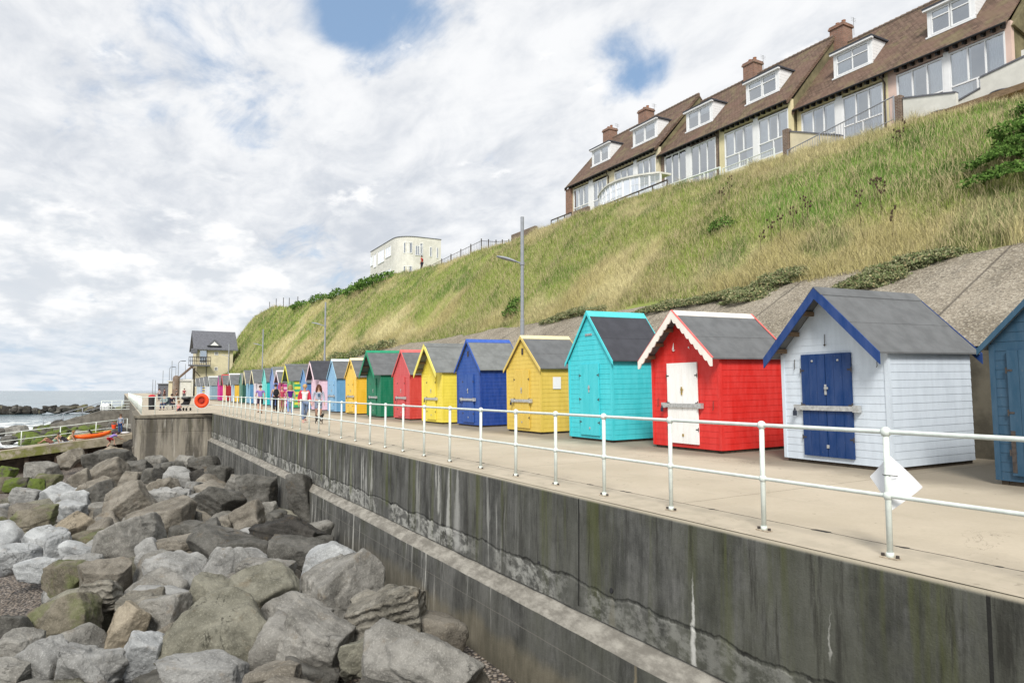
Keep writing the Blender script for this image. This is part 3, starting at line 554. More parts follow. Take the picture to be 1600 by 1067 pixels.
# ---------------------------------------------------------------- boulders
def rock_mat(name, a, b_, moss=0.0, layer=0.0, dirt=.5):
    m = bpy.data.materials.new(name); m.use_nodes = True; t = NT(m.node_tree); b = t.N['Principled BSDF']
    g = t.n('ShaderNodeTexCoord').outputs['Object']; oi = t.n('ShaderNodeObjectInfo').outputs['Random']
    off = t.n('ShaderNodeVectorMath', {0: (17., 11., 5.)}, operation='SCALE'); t.L.new(oi, off.inputs['Scale']); g = t.vmath('ADD', g, off.outputs[0])
    big = t.noise(g, 1.5, 6, .62, .4); mid = t.noise(g, 5.5, 7, .7); fine = t.noise(g, 34, 4, .7)
    c = t.mix(t.step(big, .33, .66), a, b_); c = t.mix(t.math('MULTIPLY', t.step(mid, .45, .72), dirt), c, tuple(x*.38 for x in a))
    c = t.mix(t.math('MULTIPLY', t.step(fine, .5, .68), .4), c, tuple(min(.8, x*1.7) for x in b_))
    crk = t.step(t.math('ABSOLUTE', t.math('SUBTRACT', t.noise(t.vmath('ADD', g, (9,1,4)), 1.3, 6, .6, .8), .5)), .008, .001)
    crk = t.math('MULTIPLY', crk, t.step(t.noise(t.vmath('ADD', g, (3,3,9)), 1.1, 3), .5, .62))
    c = t.mix(t.math('MULTIPLY', crk, .45), c, tuple(x*.25 for x in a))
    c = t.mix(t.math('MULTIPLY', t.step(t.noise(t.vmath('ADD', g, (5,5,5)), 2.6, 6, .7), .56, .68), .35), c, (.16,.115,.065))
    h = t.math('ADD', t.math('ADD', t.math('MULTIPLY', mid, 1.0), t.math('MULTIPLY', crk, -.5)), t.math('MULTIPLY', fine, .4))
    lay = t.n('ShaderNodeTexWave', {'Vector': g, 'Scale': 2.4, 'Distortion': 5, 'Detail': 4, 'Detail Scale': 1.5}, wave_type='BANDS', bands_direction='Z').outputs['Fac']
    h = t.math('ADD', h, t.math('MULTIPLY', lay, .06 + layer)); c = t.mix(t.math('MULTIPLY', t.step(lay, .8, .25), .03 + layer*.45), c, tuple(x*.5 for x in a))
    if moss:
        mm = t.math('MULTIPLY', t.step(t.noise(t.vmath('ADD', g, (2, 7, 1)), 1.2, 6, .65), .50 - moss*.12, .62 - moss*.12), min(1, moss)); c = t.mix(mm, c, t.mix(mid, (.035,.055,.008), (.17,.24,.03)))
    t.put(b, 'Base Color', c); t.put(b, 'Roughness', .88); t.put(b, 'Specular IOR Level', .25)
    t.put(b, 'Normal', t.n('ShaderNodeBump', {'Height': h, 'Strength': .9, 'Distance': .06}).outputs[0]); return m
RM = {'g': rock_mat('grey_rock', (.155,.15,.135), (.28,.272,.25)), 'd': rock_mat('dark_rock', (.065,.063,.056), (.14,.136,.124)), 'b': rock_mat('brown_rock', (.135,.122,.10), (.25,.23,.195)),
      'p': rock_mat('pale_rock', (.19,.19,.182), (.33,.33,.32), dirt=.25), 'w': rock_mat('white_rock', (.27,.28,.285), (.44,.455,.46), dirt=.18), 'o': rock_mat('olive_rock', (.12,.116,.09), (.23,.223,.18)),
      'm': rock_mat('mossy_rock', (.10,.09,.065), (.2,.18,.14), .34), 'l': rock_mat('layered_rock', (.15,.14,.115), (.27,.255,.22), 0, .8), 't': rock_mat('tan_rock', (.2,.17,.125), (.33,.29,.225)),
      'a': rock_mat('algae_rock', (.06,.055,.045), (.11,.10,.085), .8), 'k': rock_mat('wet_rock', (.028,.027,.025), (.07,.066,.06))}
_ico = {}
def ico(l):
    if l not in _ico:
        bm = bmesh_ico(l); _ico[l] = bm
    return _ico[l]
def bmesh_ico(l):
    import bmesh
    bm = bmesh.new(); bmesh.ops.create_icosphere(bm, subdivisions=l, radius=1)
    v = np.array([p.co[:] for p in bm.verts]); v /= np.linalg.norm(v, axis=1)[:,None]
    f = [tuple(x.index for x in q.verts) for q in bm.faces]; bm.free(); return v, f
def rock_mesh(seed, dims, lev=5, sharp=26, cuts=7, box=.8, rough=1.0, rib=0.0):
    r = np.random.default_rng(seed); v, f = ico(lev)
    pl = []
    for ax in range(3):
        for sg in (-1, 1):
            q = np.zeros(3); q[ax] = sg; q += r.normal(0, .20, 3); pl.append((q/np.linalg.norm(q), r.uniform(.72, .95)))
    for _ in range(cuts):
        q = r.normal(0, 1, 3); q /= np.linalg.norm(q); pl.append((q, r.uniform(.80, 1.12)))
    acc = 0
    for q, d in pl: acc = acc + np.maximum(v @ q, 1e-6)**sharp / d**sharp
    rad = acc**(-1/sharp); rad = np.minimum(rad, 1.35)
    s = np.array(dims)*.5*1.08
    P_ = v*rad[:,None]
    sz = float(np.mean(s)); W = P_*s
    nrm = v
    dsp = (fbm(W*1.1/max(sz,.3) + seed, seed, 3)-.5)*.11*sz + (fbm(W*4 + seed, seed+3, 4, .6)-.5)*.085*rough + (fbm(W*14 + seed, seed+4, 2)-.5)*.016*rough + (np.abs(fbm(W*2.3 + seed, seed+9, 3)-.5))*-.2*rough*min(1, sz)
    if rib: dsp = dsp + np.sin(W[:,0]*rib + W[:,1]*2)*.018
    # strata broken back by different amounts: ledges and fractured steps
    ax_ = r.normal(0, 1, 3)*np.array([.5, .5, 1.2]); ax_ /= np.linalg.norm(ax_); th_ = r.uniform(.22, .42)*sz
    tt_ = (W @ ax_)/th_ + (fbm(W*1.6/max(sz,.3), seed+21, 2)-.5)*1.1 + 40; fl_ = np.floor(tt_); fr_ = sm(tt_-fl_, .82, 1.0)
    hs_ = np.random.default_rng(seed+5).uniform(-.5, .5, 90); ii = fl_.astype(int) % 89
    dsp = dsp + (hs_[ii]*(1-fr_) + hs_[ii+1]*fr_)*r.choice((.04, .09, .13))*sz
    W = W + nrm*dsp[:,None]
    me = bpy.data.meshes.new('boulder'); me.from_pydata(W.tolist(), [], f); me.polygons.foreach_set('use_smooth', [True]*len(f))
    a = np.array([W[q,:] for q in np.array(f).T]); return me
def rz(X, Y=20): return -2.15 + .085*X
def rock_at(cx, cy, w, h, lift=0.0):
    d = ray(cx, cy); t_ = (rz(0) + .085*CAMP[0] + lift - CAMP[2]) / (d[2] - .085*d[0]); p = CAMP + d*t_; D_ = dist(p)
    return p, w*D_/F, h*D_/F
# cx, cy, w, h, kind, yaw, tiltx, tilty, label
HR = [
 (339,1004,182,112,'o',-20,8,-14,'huge olive brown boulder with a pointed crest at the front of the pile'),
 (226,1022,70,74,'w',10,10,-20,'white rough slab leaning against the left of the huge olive boulder'),
 (101,968,128,80,'m',-10,-6,12,'broad brown boulder with green weed on its lower left'),
 (198,857,98,88,'g',25,-20,10,'large grey squared boulder tilted on its corner above ribbed pale rock'),
 (276,897,92,64,'p',-15,5,8,'rough pale grey boulder right of the tilted squared boulder'),
 (259,818,90,66,'b',-25,10,-8,'wide brown grey boulder with a dark hollow below it'),
 (325,842,62,62,'d',40,12,18,'dark cube shaped boulder standing on its edge'),
 (388,817,50,62,'b',10,-6,20,'upright reddish brown boulder with pale edges'),
 (342,790,72,60,'d',-30,10,-16,'dark boulder sloping down to the left, above the cube shaped one'),
 (267,780,62,40,'p',0,8,0,'pale grey flat topped boulder behind the brown one'),
 (201,797,78,60,'b',20,10,24,'brown boulder with a tan sloping face in mid pile'),
 (155,777,50,40,'d',0,0,12,'small dark brown boulder with a flat left side'),
 (58,816,64,44,'m',-15,8,10,'dark moss covered boulder beside the shingle'),
 (121,823,50,42,'t',20,10,22,'brown and cream wedge boulder right of the mossy one'),
 (106,903,98,62,'m',-25,0,-8,'long greenish striped boulder at the edge of the shingle'),
 (167,906,72,56,'b',15,14,-10,'brown boulder tucked under the tilted squared boulder'),
 (154,938,74,52,'l',-10,-10,8,'brown layered boulder behind the weed stained one'),
 (72,856,84,50,'w',-30,6,-16,'smooth white boulder beside the shingle'),
 (224,946,90,46,'l',0,15,-4,'pale ribbed boulder with upright grooves'),
 (200,981,62,84,'t',25,0,-26,'rounded tan boulder beside the white rough slab'),
 (250,963,84,62,'g',0,-12,8,'grey brown boulder between the tan one and the huge olive one'),
 (345,935,112,54,'o',-18,10,-12,'long olive boulder behind the huge pointed one'),
 (403,946,112,92,'o',-35,14,-20,'olive grey boulder with one large smooth sloping face'),
 (368,886,102,62,'p',10,-8,-10,'pale cracked boulder with a domed top'),
 (417,897,80,44,'g',-12,0,4,'low grey boulder right of the pale domed one'),
 (138,1044,112,62,'p',0,6,-8,'rounded pale boulder at the bottom edge with a smooth top'),
 (70,1036,98,72,'p',-20,-8,-22,'pale olive sloping boulder at the bottom left'),
 (17,992,56,70,'d',0,6,14,'dark brown boulder cut by the left edge'),
 (315,1058,128,52,'p',8,6,0,'flat pale grey boulder at the bottom, under the huge olive one'),
 (14,1056,60,44,'g',0,0,0,'smooth grey boulder in the bottom left corner'),
 (37,1016,60,50,'g',15,4,-8,'blue grey rounded boulder between dark and pale ones'),
 (280,862,80,52,'b',-15,4,14,'brown boulder half hidden behind the pale rough one'),
 (356,862,106,58,'d',-24,4,-14,'long dark boulder behind the pale domed one'),
 (398,768,66,52,'d',-10,-6,10,'blue grey block with a pale top near the wall ledge'),
 (472,785,44,92,'d',8,-4,6,'tall dark slab standing upright against the wall ledge'),
 (455,842,102,62,'k',-12,0,-6,'large black boulder below the upright slab'),
 (514,884,98,62,'w',-20,14,6,'pale topped boulder against the wall'),
 (532,932,110,108,'g',-25,10,16,'big grey boulder with a dark underside against the wall'),
 (464,970,120,74,'g',-30,10,-16,'grey boulder with a peaked top in front of the wall rocks'),
 (490,1006,132,78,'g',-22,4,-14,'long grey boulder with small orange lichen spots'),
 (618,975,120,128,'l',-10,6,18,'tall pointed grooved boulder leaning on the wall foot'),
 (556,1030,56,66,'o',10,0,10,'small olive wedge boulder between two larger grey ones'),
 (656,1046,196,104,'g',-20,6,-8,'very large grey boulder at the bottom centre beside the wall'),
 (436,1058,90,46,'b',0,6,8,'low brown boulder at the bottom between grey ones'),
 (464,866,104,34,'d',-10,0,0,'flat dark boulder below the black one'),
 (384,866,74,46,'d',20,8,0,'dark boulder behind the pale domed top'),
 (171,744,60,50,'b',20,16,22,'brown boulder with a wide pale slope in the upper pile'),
 (150,772,54,40,'b',0,6,0,None),(290,722,36,24,'g',0,4,0,None),(317,726,40,28,'d',10,0,0,None),(265,735,60,30,'d',-14,4,0,'wide dark boulder in the upper pile near the bastion'),
 (281,748,52,32,'p',-12,10,0,'pale layered boulder near the bastion'),(313,748,26,34,'k',0,0,0,'small jet black boulder in the upper pile'),(340,746,44,36,'d',0,8,-8,None),(301,760,24,18,'p',0,0,0,None),
 (234,751,30,34,'d',0,0,0,None),(184,721,48,38,'d',-10,0,0,None),(148,721,40,30,'d',0,0,0,None),(180,710,34,24,'t',0,0,0,'tan boulder below the climbing child'),(124,755,38,32,'b',20,10,20,None),
 (112,717,34,26,'b',0,10,24,None),(63,737,50,32,'g',0,10,0,None),(31,758,40,26,'a',0,0,0,None),(60,762,24,26,'a',0,0,0,None),(78,752,32,26,'m',0,0,0,None),(9,757,26,28,'m',0,0,0,None),(12,738,30,20,'a',0,0,0,None),
 (92,779,56,38,'w',-20,8,-20,'white sloping boulder high in the left of the pile'),(112,798,52,32,'w',-10,8,-14,'white low boulder under the sloping white one'),(36,780,46,34,'p',10,0,-10,None),(124,782,40,34,'w',0,0,0,None),
 (215,730,40,26,'d',0,0,0,None),(205,750,36,28,'b',0,0,0,None),(245,724,36,24,'g',0,0,0,None),(228,705,34,24,'b',0,0,0,None),(205,700,24,26,'k',0,0,0,None),(255,760,44,26,'b',0,0,0,None),(60,890,70,28,'w',-10,0,0,'long white slab lying flat on the shingle'),
 (25,872,60,36,'w',20,0,10,'white angular boulder at the left edge beside the shingle'),(120,865,50,30,'w',0,6,0,None),(128,880,56,26,'p',0,0,0,None),
 (305,830,40,30,'d',0,0,0,None),(430,815,36,34,'d',0,0,0,None),(420,800,34,30,'g',0,6,14,None),(300,810,36,26,'d',0,0,0,None),(372,760,40,34,'g',0,0,0,None),(355,820,36,30,'b',0,0,0,None),(235,870,46,46,'p',10,-20,20,None),
]
FILLG = 'boulders heaped at the foot of the sea wall'; FILLL = 'smaller boulder filling a gap between larger ones in the heap below the wall'
KN = {'g':'grey','d':'dark grey','b':'brown','p':'pale','w':'white','o':'olive','m':'mossy','l':'ribbed','t':'tan','a':'green algae covered','k':'black'}
rnd = random.Random(4); placed = []
for i, (cx, cy, w_, h_, k, yaw, tx, ty, lab) in enumerate(HR):
    p, W_, H_ = rock_at(cx, cy, w_, h_); W_, H_ = W_*.95, H_*.97; dp = (W_ + H_)*.5*rnd.uniform(.8, 1.05)
    me = rock_mesh(100+i, (W_*1.02, dp, max(H_*1.05, .5*W_)), 6 if w_ > 50 and cy > 760 else 5, sharp=rnd.choice((45, 70, 100)) if k not in 'wp' else rnd.choice((22, 30)), cuts=rnd.randint(5, 9), rib=(9 if k == 'l' else 0))
    me.materials.append(RM[k]); o = bpy.data.objects.new('boulder', me); COL.objects.link(o)
    # broad side to the beach: local x lies across the line of sight when yaw is 0
    o.location = p; o.rotation_euler = (R(tx), R(-ty), -YAW + R(yaw))
    dm = max(W_, dp)*.5
    # keep clear of the wall
    lim_ = -.26 + float(edge(p[1])) - .38*W_
    if o.location.x > lim_ and 'upright slab' not in (lab or '').replace('slab standing upright', 'upright slab'): o.location.x = lim_
    placed.append((o.location.x, o.location.y, dm))
    if lab: tag(o, lab, 'boulder')
    else: tag(o, f'smaller {KN[k]} boulder among the others in the heap below the bastion and ramp', 'boulder', f'small {KN[k]} boulders in the heap')
base = []
for j in range(14):
    me = rock_mesh(500+j, (rnd.uniform(.9, 1.2), rnd.uniform(.8, 1.1), rnd.uniform(.7, .9)), 4, sharp=rnd.choice((30, 50, 70)), cuts=rnd.randint(4, 8)); base.append(me)
bmats = {}
def rock_copy(j, k, loc, s, rot, lab, grp):
    key = (j, k)
    if key not in bmats:
        me = base[j].copy(); me.materials.append(RM[k]); bmats[key] = me
    o = bpy.data.objects.new('boulder', bmats[key]); COL.objects.link(o); o.location = loc; o.scale = (s, s, s*rnd.uniform(.75, 1)); o.rotation_euler = rot
    return tag(o, lab, 'boulder', grp)
cnt = 0
for gy in np.arange(4.5, 57, 1.25):
    for gx in np.arange(-13.5, -.9, 1.25):
        x = gx + rnd.uniform(-.45, .45); y = gy + rnd.uniform(-.45, .45)
        if x > -1.0 + float(edge(y)): continue
        if y > 48.6 and x > -5.6: continue
        if y < 17 and x < -5.2 - (y-4)*.33: continue                  # open shingle at the left
        if any((x-a)**2 + (y-b_)**2 < (c_*.62)**2 for a, b_, c_ in placed): continue
        if y > 40 and rnd.random() < .25: continue
        if cnt >= 125: continue
        s = rnd.uniform(.8, 1.35); z = rz(x) - .38 + rnd.uniform(-.12, .12)
        d_ = (np.array([x, y, z]) - CAMP); px = 800 + F*(d_ @ _rt)/(d_ @ _fw)
        if px < -60: continue
        py = 533.5 - F*(d_ @ _up)/(d_ @ _fw)
        if px < 95 and 855 < py < 985: continue
        cnt += 1
        rock_copy(rnd.randrange(14), rnd.choice('gggbbddpo' if x > -6 else 'gbpwdmo'), (x, y, z), s, (R(rnd.uniform(-22, 22)), R(rnd.uniform(-22, 22)), rnd.uniform(0, 6.28)), FILLL, FILLG)
# rock groynes: one between the two ramps, one far out
for i in range(62):
    t_ = rnd.random(); px = rnd.uniform(-30, 222); y0_ = float(np.interp(px, [-30, 0, 60, 120, 222], [675, 673, 668, 655, 644])); py = rnd.uniform(y0_, 690 if px < 60 else 696)
    d = ray(px, py); z = -4.1 + rnd.uniform(0, .3) + .9*max(0, px/222); p = CAMP + d*((z - CAMP[2])/d[2])
    k = 'a' if (40 < px < 190 and py > 664 and rnd.random() < .75) else rnd.choice('ddkkg')
    rock_copy(rnd.randrange(14), k, tuple(p), rnd.uniform(1.0, 1.9), (rnd.uniform(-.4,.4), rnd.uniform(-.4,.4), rnd.uniform(0, 6.28)), 'bright green algae covered boulder of the groyne between the ramps' if k == 'a' else 'dark wet boulder of the groyne between the two ramps', 'algae covered groyne boulders' if k == 'a' else 'dark groyne boulders between the ramps')
for i in range(52):
    px = -25 + i*4.9 + rnd.uniform(-3, 3); py = rnd.uniform(637.5, 645); d = ray(px, py); z = -4.3 + rnd.uniform(0, .6); p = CAMP + d*((z - CAMP[2])/d[2])
    if p[1] > 215: p = CAMP + (p-CAMP)*(205/p[1])
    rock_copy(rnd.randrange(14), rnd.choice('kkkdm'), tuple(p), rnd.uniform(1.5, 2.7), (rnd.uniform(-.3,.3), rnd.uniform(-.3,.3), rnd.uniform(0, 6.28)), 'dark boulder of the far groyne standing out in the sea', 'far groyne boulders in the sea')
# ---------------------------------------------------------------- beach huts
WHITE = (232,236,242)
def gable_boards(mb, w, eave, ridge, pitch, z0, out=.006):
    hw = lambda z: w/2 if z <= eave else max(0.004, w/2*(ridge - z)/(ridge - eave))
    z = z0; zs = []
    while z < ridge - .02: zs.append(z); z += pitch
    zs.append(ridge - .005)
    zz = sorted(set(zs + [eave]))
    for a in zs[:-1]: pass
    for a, b_ in zip(zs[:-1], zs[1:]):
        cutz = [a] + ([eave] if a < eave < b_ else []) + [b_]
        for c, d in zip(cutz[:-1], cutz[1:]):
            oc, od = -out*(1-(c-a)/(b_-a)), -out*(1-(d-a)/(b_-a))
            mb.quad((oc-.001, hw(c), c), (oc-.001, -hw(c), c), (od-.001, -hw(d), d), (od-.001, hw(d), d))
        mb.quad((0, -hw(a), a), (-out-.001, -hw(a), a), (-out-.001, hw(a), a), (0, hw(a), a))
def side_boards(mb, w, eave, L, pitch, z0, out=.006, sides=(-1, 1)):
    z = z0
    while z < eave - .01:
        b_ = min(z + pitch, eave); o = .001
        for sg in sides:
            y = sg*w/2
            q = [(0, y+sg*(out+o), z), (L, y+sg*(out+o), z), (L, y+sg*o, b_), (0, y+sg*o, b_)]
            mb.quad(*(q if sg < 0 else q[::-1]))
            q = [(0, y, z), (L, y, z), (L, y+sg*(out+o), z), (0, y+sg*(out+o), z)]; mb.quad(*(q if sg < 0 else q[::-1]))
        z = b_
def hut(label, X, Y, w=2.15, L=2.0, eave=2.12, ridge=3.2, of=.08, ob=.06, body=WHITE, side=None, trim=None, roofm='felt', door=None, doory=0, doorw=.95, doorh=1.85, doorz=.16, cap=None, yaw=0, bar=True, scallop=False, purlin=False, vent=None, stripes=None, detail=2, caprim=None, pitch=.135, k=.97, doors=True):
    rt = thing('beach_hut', label, 'beach hut', (X, Y, promz(X) - .004), (0, -R(1.0), R(yaw)), 'beach huts along the promenade')
    bm_ = paint(body, k); sm_ = paint(side or body, k); tm = paint(trim or body, k); dm = paint(door or body, k)  # a given side colour is darker on one-colour huts: shade put into paint
    s = MB(); gable_boards(s, w, eave, ridge, pitch, .07); s.build('front_wall', bm_, rt)
    s = MB(); s.quad((L, -w/2, .07), (L, w/2, .07), (L, w/2, eave), (L, 0, ridge), (L, -w/2, eave)); s.build('back_wall', sm_, rt)
    for sg in (-1, 1):
        s = MB()
        if stripes:
            z = .07; i = 0
            while z < eave - .01:
                s2 = MB(); side_boards(s2, w, min(z+.2, eave), L, .2, z, sides=(sg,)); s.add(s2.v, s2.f, i % 2); z += .2; i += 1
            s.build('side_wall', [paint(stripes[0], k), paint(stripes[1], k)], rt)
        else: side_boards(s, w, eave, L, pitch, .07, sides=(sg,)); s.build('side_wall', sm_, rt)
    # bearers
    b = MB(); b.box((.03, -w/2+.03, -.02), (L-.03, -w/2+.13, .07)); b.box((.03, w/2-.13, -.02), (L-.03, w/2-.03, .07)); b.box((.03, -w/2+.14, -.01), (.12, w/2-.14, .068)); b.build('base_frame', M['base'], rt)
    # corner boards
    for sg in (-1, 1): b = MB(); b.box((-.022, sg*w/2-(.05 if sg > 0 else .022), .075), (.05 if sg < 0 else .02, sg*w/2+(.022 if sg > 0 else .05) - (.0 if sg > 0 else 0), eave-.02)); b.build('corner_board', sm_ if detail > 1 else bm_, rt)
    # roof: two lapped felt sheets on each slope
    sl = (ridge - eave)/(w/2); ang = math.atan(sl); so_ = .10; hw = w/2 + so_
    b = MB(); th = .028
    for sg in (-1, 1):
        for (a0, a1, lift) in ((0, .56, .010), (.53, 1, .0)):
            y0, y1 = hw*a0, hw*a1; zz = lambda y: ridge + .03 - sl*y + lift
            b.prism([(-of, sg*y0, zz(y0)), (-of, sg*y1, zz(y1)), (-of, sg*y1, zz(y1)-th), (-of, sg*y0, zz(y0)-th)][::(1 if sg < 0 else -1)], (L+of+ob, 0, 0))
    b.build('roof', M[roofm], rt)
    # barge boards front and back
    cx = -of - .024
    for sg in (-1, 1):
        for xx, dx in ((-of-.026, .024), (L+ob+.003, .02)):
            if xx > 0 and trim is None: continue
            bh = .175 if of > .15 else .085
            y1 = hw + .03; zt = lambda y: ridge + .052 - sl*y
            up = [(xx, 0, zt(0)), (xx, sg*y1, zt(y1))]
            n = 9 if (scallop and xx < 0) else 1; low = []
            Ls = math.hypot(y1, sl*y1); nx_ = (0, -sg*sl/math.hypot(1, sl), -1/math.hypot(1, sl))
            if n == 1: low = [(xx, sg*y1, zt(y1)-bh*1.15), (xx, 0, zt(0)-bh*1.25)]
            else:
                for i in range(n):
                    for q in range(5):
                        u = 1 - (i + q/5)/n; dep = bh*(.9 + .28*math.sin(math.pi*q/5)); y = y1*u; low.append((xx, sg*y, zt(y)-dep*1.1))
                low.append((xx, 0, zt(0)-bh))
            poly = up + low
            b = MB(); b.prism(poly if sg < 0 else poly[::-1], (dx, 0, 0)); o = b.build('barge_board', tm, rt)
    if scallop or caprim:
        for sg in (-1, 1):
            b = MB(); y1 = hw+.03; zt = lambda y: ridge+.058 - sl*y
            b.prism([(-of-.03, 0, zt(0)), (-of-.03, sg*y1, zt(y1)), (-of-.03, sg*y1, zt(y1)+.012), (-of-.03, 0, zt(0)+.012)][::(-1 if sg < 0 else 1)], (.06, 0, 0)); b.build('verge_strip', paint(caprim or (235,110,105), k), rt); b = MB()
            b.prism([(L+ob-.02, 0, zt(0)), (L+ob-.02, sg*y1, zt(y1)), (L+ob-.02, sg*y1, zt(y1)+.012), (L+ob-.02, 0, zt(0)+.012)][::(-1 if sg < 0 else 1)], (.05, 0, 0))
            b.build('verge_strip', paint(caprim or (235,110,105), k), rt)
    # ridge cap
    b = MB(); cw = .12 if cap else .16
    for sg in (-1, 1):
        z0 = ridge + .046; b.prism([(-of-.03, 0, z0), (-of-.03, sg*cw, z0-sl*cw), (-of-.03, sg*cw, z0-sl*cw+.014), (-of-.03, 0, z0+.016)][::(1 if sg < 0 else -1)], (L+of+ob+.05, 0, 0))
    b.build('ridge_cap', paint(cap, k) if cap else M[roofm], rt)
    if detail < 1: return rt
    if purlin:
        for sg in (-1, 1):
            for u in (.30, .62, .9):
                b = MB(); y = sg*w/2*u; z = ridge - sl*abs(y) - .055; b.box((-of+.005, y-.028, z-.055), (-.02, y+.028, z+.03)); b.build('purlin', M['timber'], rt)
    # doors
    if doors:
        for sg in (-1, 1):
            b = MB(); y0, y1 = (doory + sg*.006, doory + sg*doorw/2); a, c = min(y0, y1), max(y0, y1); n = 3
            for i in range(n):
                yy = a + (c-a)*i/n; b.box((-.046, yy+.003, doorz), (-.014, yy+(c-a)/n-.003, doorz+doorh))
            b.box((-.040, a, doorz+.02), (-.016, c, doorz+doorh-.02))
            d = b.build('door', dm, rt)
            if detail > 1:
                b = MB()
                for z in (.18, .5, .84):
                    zz = doorz + doorh*z; ye = doory + sg*doorw/2; b.box((-.052, min(ye, ye-sg*.07), zz-.014), (-.047, max(ye, ye-sg*.07), zz+.014)); b.box((-.056, min(ye, ye+sg*.02), zz-.045), (-.048, max(ye, ye+sg*.02), zz+.045))
                b.build('hinge', M['iron'] if body != WHITE else M['timber'], d)
        if detail > 1:
            b = MB(); b.box((-.062, doory-.02, doorz+doorh*.60), (-.047, doory+.02, doorz+doorh*.70)); b.box((-.085, doory-.07, doorz+doorh*.655), (-.07, doory+.01, doorz+doorh*.675)); b.tube([(-.075, doory-.005, doorz+doorh*.665), (-.05, doory-.005, doorz+doorh*.665)], .01, 6)
            b.box((-.058, doory-.03, doorz+.16), (-.047, doory+.02, doorz+.22))
            b.build('door_handle', M['galv'] if door != (250,250,248) else M['brass'], rt)
    if bar and detail > 0:
        z = doorz + doorh*.47; q = doorw/2 + .10
        b = MB(); b.box((-.085, doory-q, z-.045), (-.065, doory+q, z+.045)); o = b.build('security_bar', M['galv'], rt)
        for sg in (-1, 1): b = MB(); b.box((-.105, doory+sg*q-.06, z-.06), (-.016, doory+sg*q+.06, z+.06)); b.build('lock_bracket', M['galv'], o)
        if detail > 1: b = MB(); b.box((-.13, doory+q-.01, z-.15), (-.10, doory+q+.06, z-.06)); b.tube([(-.115, doory+q, z-.06), (-.115, doory+q+.025, z-.0), (-.115, doory+q+.05, z-.06)], .008, 6); b.build('padlock', paint((30,40,60), k), o)
    if vent:
        vz = eave + (ridge-eave)*.52; b = MB()
        if vent == 'grille': b.box((-.02, -.16, vz-.03), (-.008, .16, vz+.03)); [b.box((-.026, -.15, vz-.024+i*.018), (-.02, .15, vz-.018+i*.018)) for i in range(3)]
        else: b.box((-.03, -.05, vz-.10), (-.01, .05, vz+.10)); b.box((-.036, -.035, vz-.085), (-.03, .035, vz+.02))
        b.build('vent', M['iron'] if vent != 'grille' else M['galv'], rt)
    return rt
def hook(rt, pts):
    b = MB()
    for y, z in pts: b.tube([(-.02, y, z+.09), (-.035, y, z+.08), (-.035, y, z-.08), (-.055, y, z-.10)], .007, 5)
    b.build('hook', M['iron'], rt)
NAVY = (34,72,152)
h = hut('white clad beach hut with dark blue double doors, blue barge boards and deep overhang', 5.80, 8.50, 2.24, 2.35, 2.10, 3.22, .36, .16, (210,221,233), trim=(22,62,126), door=(4,54,112), purlin=True, doory=.10, doorw=1.08, doorh=1.90, yaw=-2)
hook(h, ((-.95, 1.88), (.80, 1.88))); b = MB(); b.tube([(-.02,.1,2.42),(-.03,.1,2.2)], .006, 5); b.ball((-.03,.1,2.22), .02, 6, 4); b.build('latch', M['iron'], h)
b = MB(); [b.ball((-.05, .10+s*.28, 1.93), .022, 8, 5) for s in (-1, 1)]; b.build('door_stud', M['galv'], h)
h = hut('bright red beach hut with white doors and white scalloped barge boards', 5.80, 12.38, 2.22, 2.1, 2.15, 3.17, .33, .16, (220,46,40), trim=(244,240,232), door=(250,250,248), cap=(246,242,236), scallop=True, purlin=True, doory=.05, doorw=1.0, doorh=1.86)
hook(h, ((-.92, 1.05), (.9, 1.1))); b = MB(); b.prism([(-.02,.25,2.33),(-.02,.37,2.33),(-.02,.31,2.30)], (-.012,0,0)); b.prism([(-.02,.30,2.34),(-.02,.36,2.34),(-.02,.305,2.50)], (-.01,0,0)); b.prism([(-.02,-.22,2.33),(-.02,-.17,2.37),(-.02,-.2,2.39)], (-.01,0,0)); b.build('ornament', M['white'], h)
b = MB(); b.box((-.025,-.30,2.62),(-.008,-.12,2.68)); b.build('vent', M['timber'], h)
h = hut('tall turquoise beach hut with steep black roof and turquoise doors', 5.72, 16.05, 2.02, 1.9, 2.27, 3.53, .05, .05, (70,208,220), trim=(80,216,226), door=(70,206,218), cap=(90,222,228), roofm='felt_dark', doory=-.02, doorw=.9, doorh=1.95, bar=False, vent='grille')
h = hut('mustard yellow beach hut with grey roof and white notice on its side', 5.92, 20.1, 2.18, 1.75, 2.14, 3.13, .07, .05, (228,198,92), trim=(226,200,110), door=(226,195,90), cap=(240,226,180), doory=.05, doorw=.98, doorh=1.88, vent='window')
nb = MB(); nb.box((.42, -1.117, 1.42), (.72, -1.108, 1.80)); tag(nb.build('notice', M['paper'], None, loc=(5.92, 20.1, .1)), 'white paper notice fixed to the mustard yellow hut', 'notice')
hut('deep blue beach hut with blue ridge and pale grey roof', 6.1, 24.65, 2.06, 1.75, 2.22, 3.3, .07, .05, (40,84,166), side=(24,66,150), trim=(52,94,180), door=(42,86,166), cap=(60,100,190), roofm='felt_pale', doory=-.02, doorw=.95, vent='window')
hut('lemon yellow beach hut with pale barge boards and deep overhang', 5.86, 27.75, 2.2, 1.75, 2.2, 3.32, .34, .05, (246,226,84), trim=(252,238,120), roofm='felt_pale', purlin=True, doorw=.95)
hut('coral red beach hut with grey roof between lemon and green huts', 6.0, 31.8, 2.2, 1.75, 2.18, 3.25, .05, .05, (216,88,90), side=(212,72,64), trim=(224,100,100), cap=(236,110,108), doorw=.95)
hut('dark green beach hut with deep overhanging grey roof', 5.86, 35.6, 2.3, 1.9, 2.25, 3.4, .40, .05, (12,122,88), trim=(20,140,100), cap=(30,150,110), purlin=True, doorw=.9)
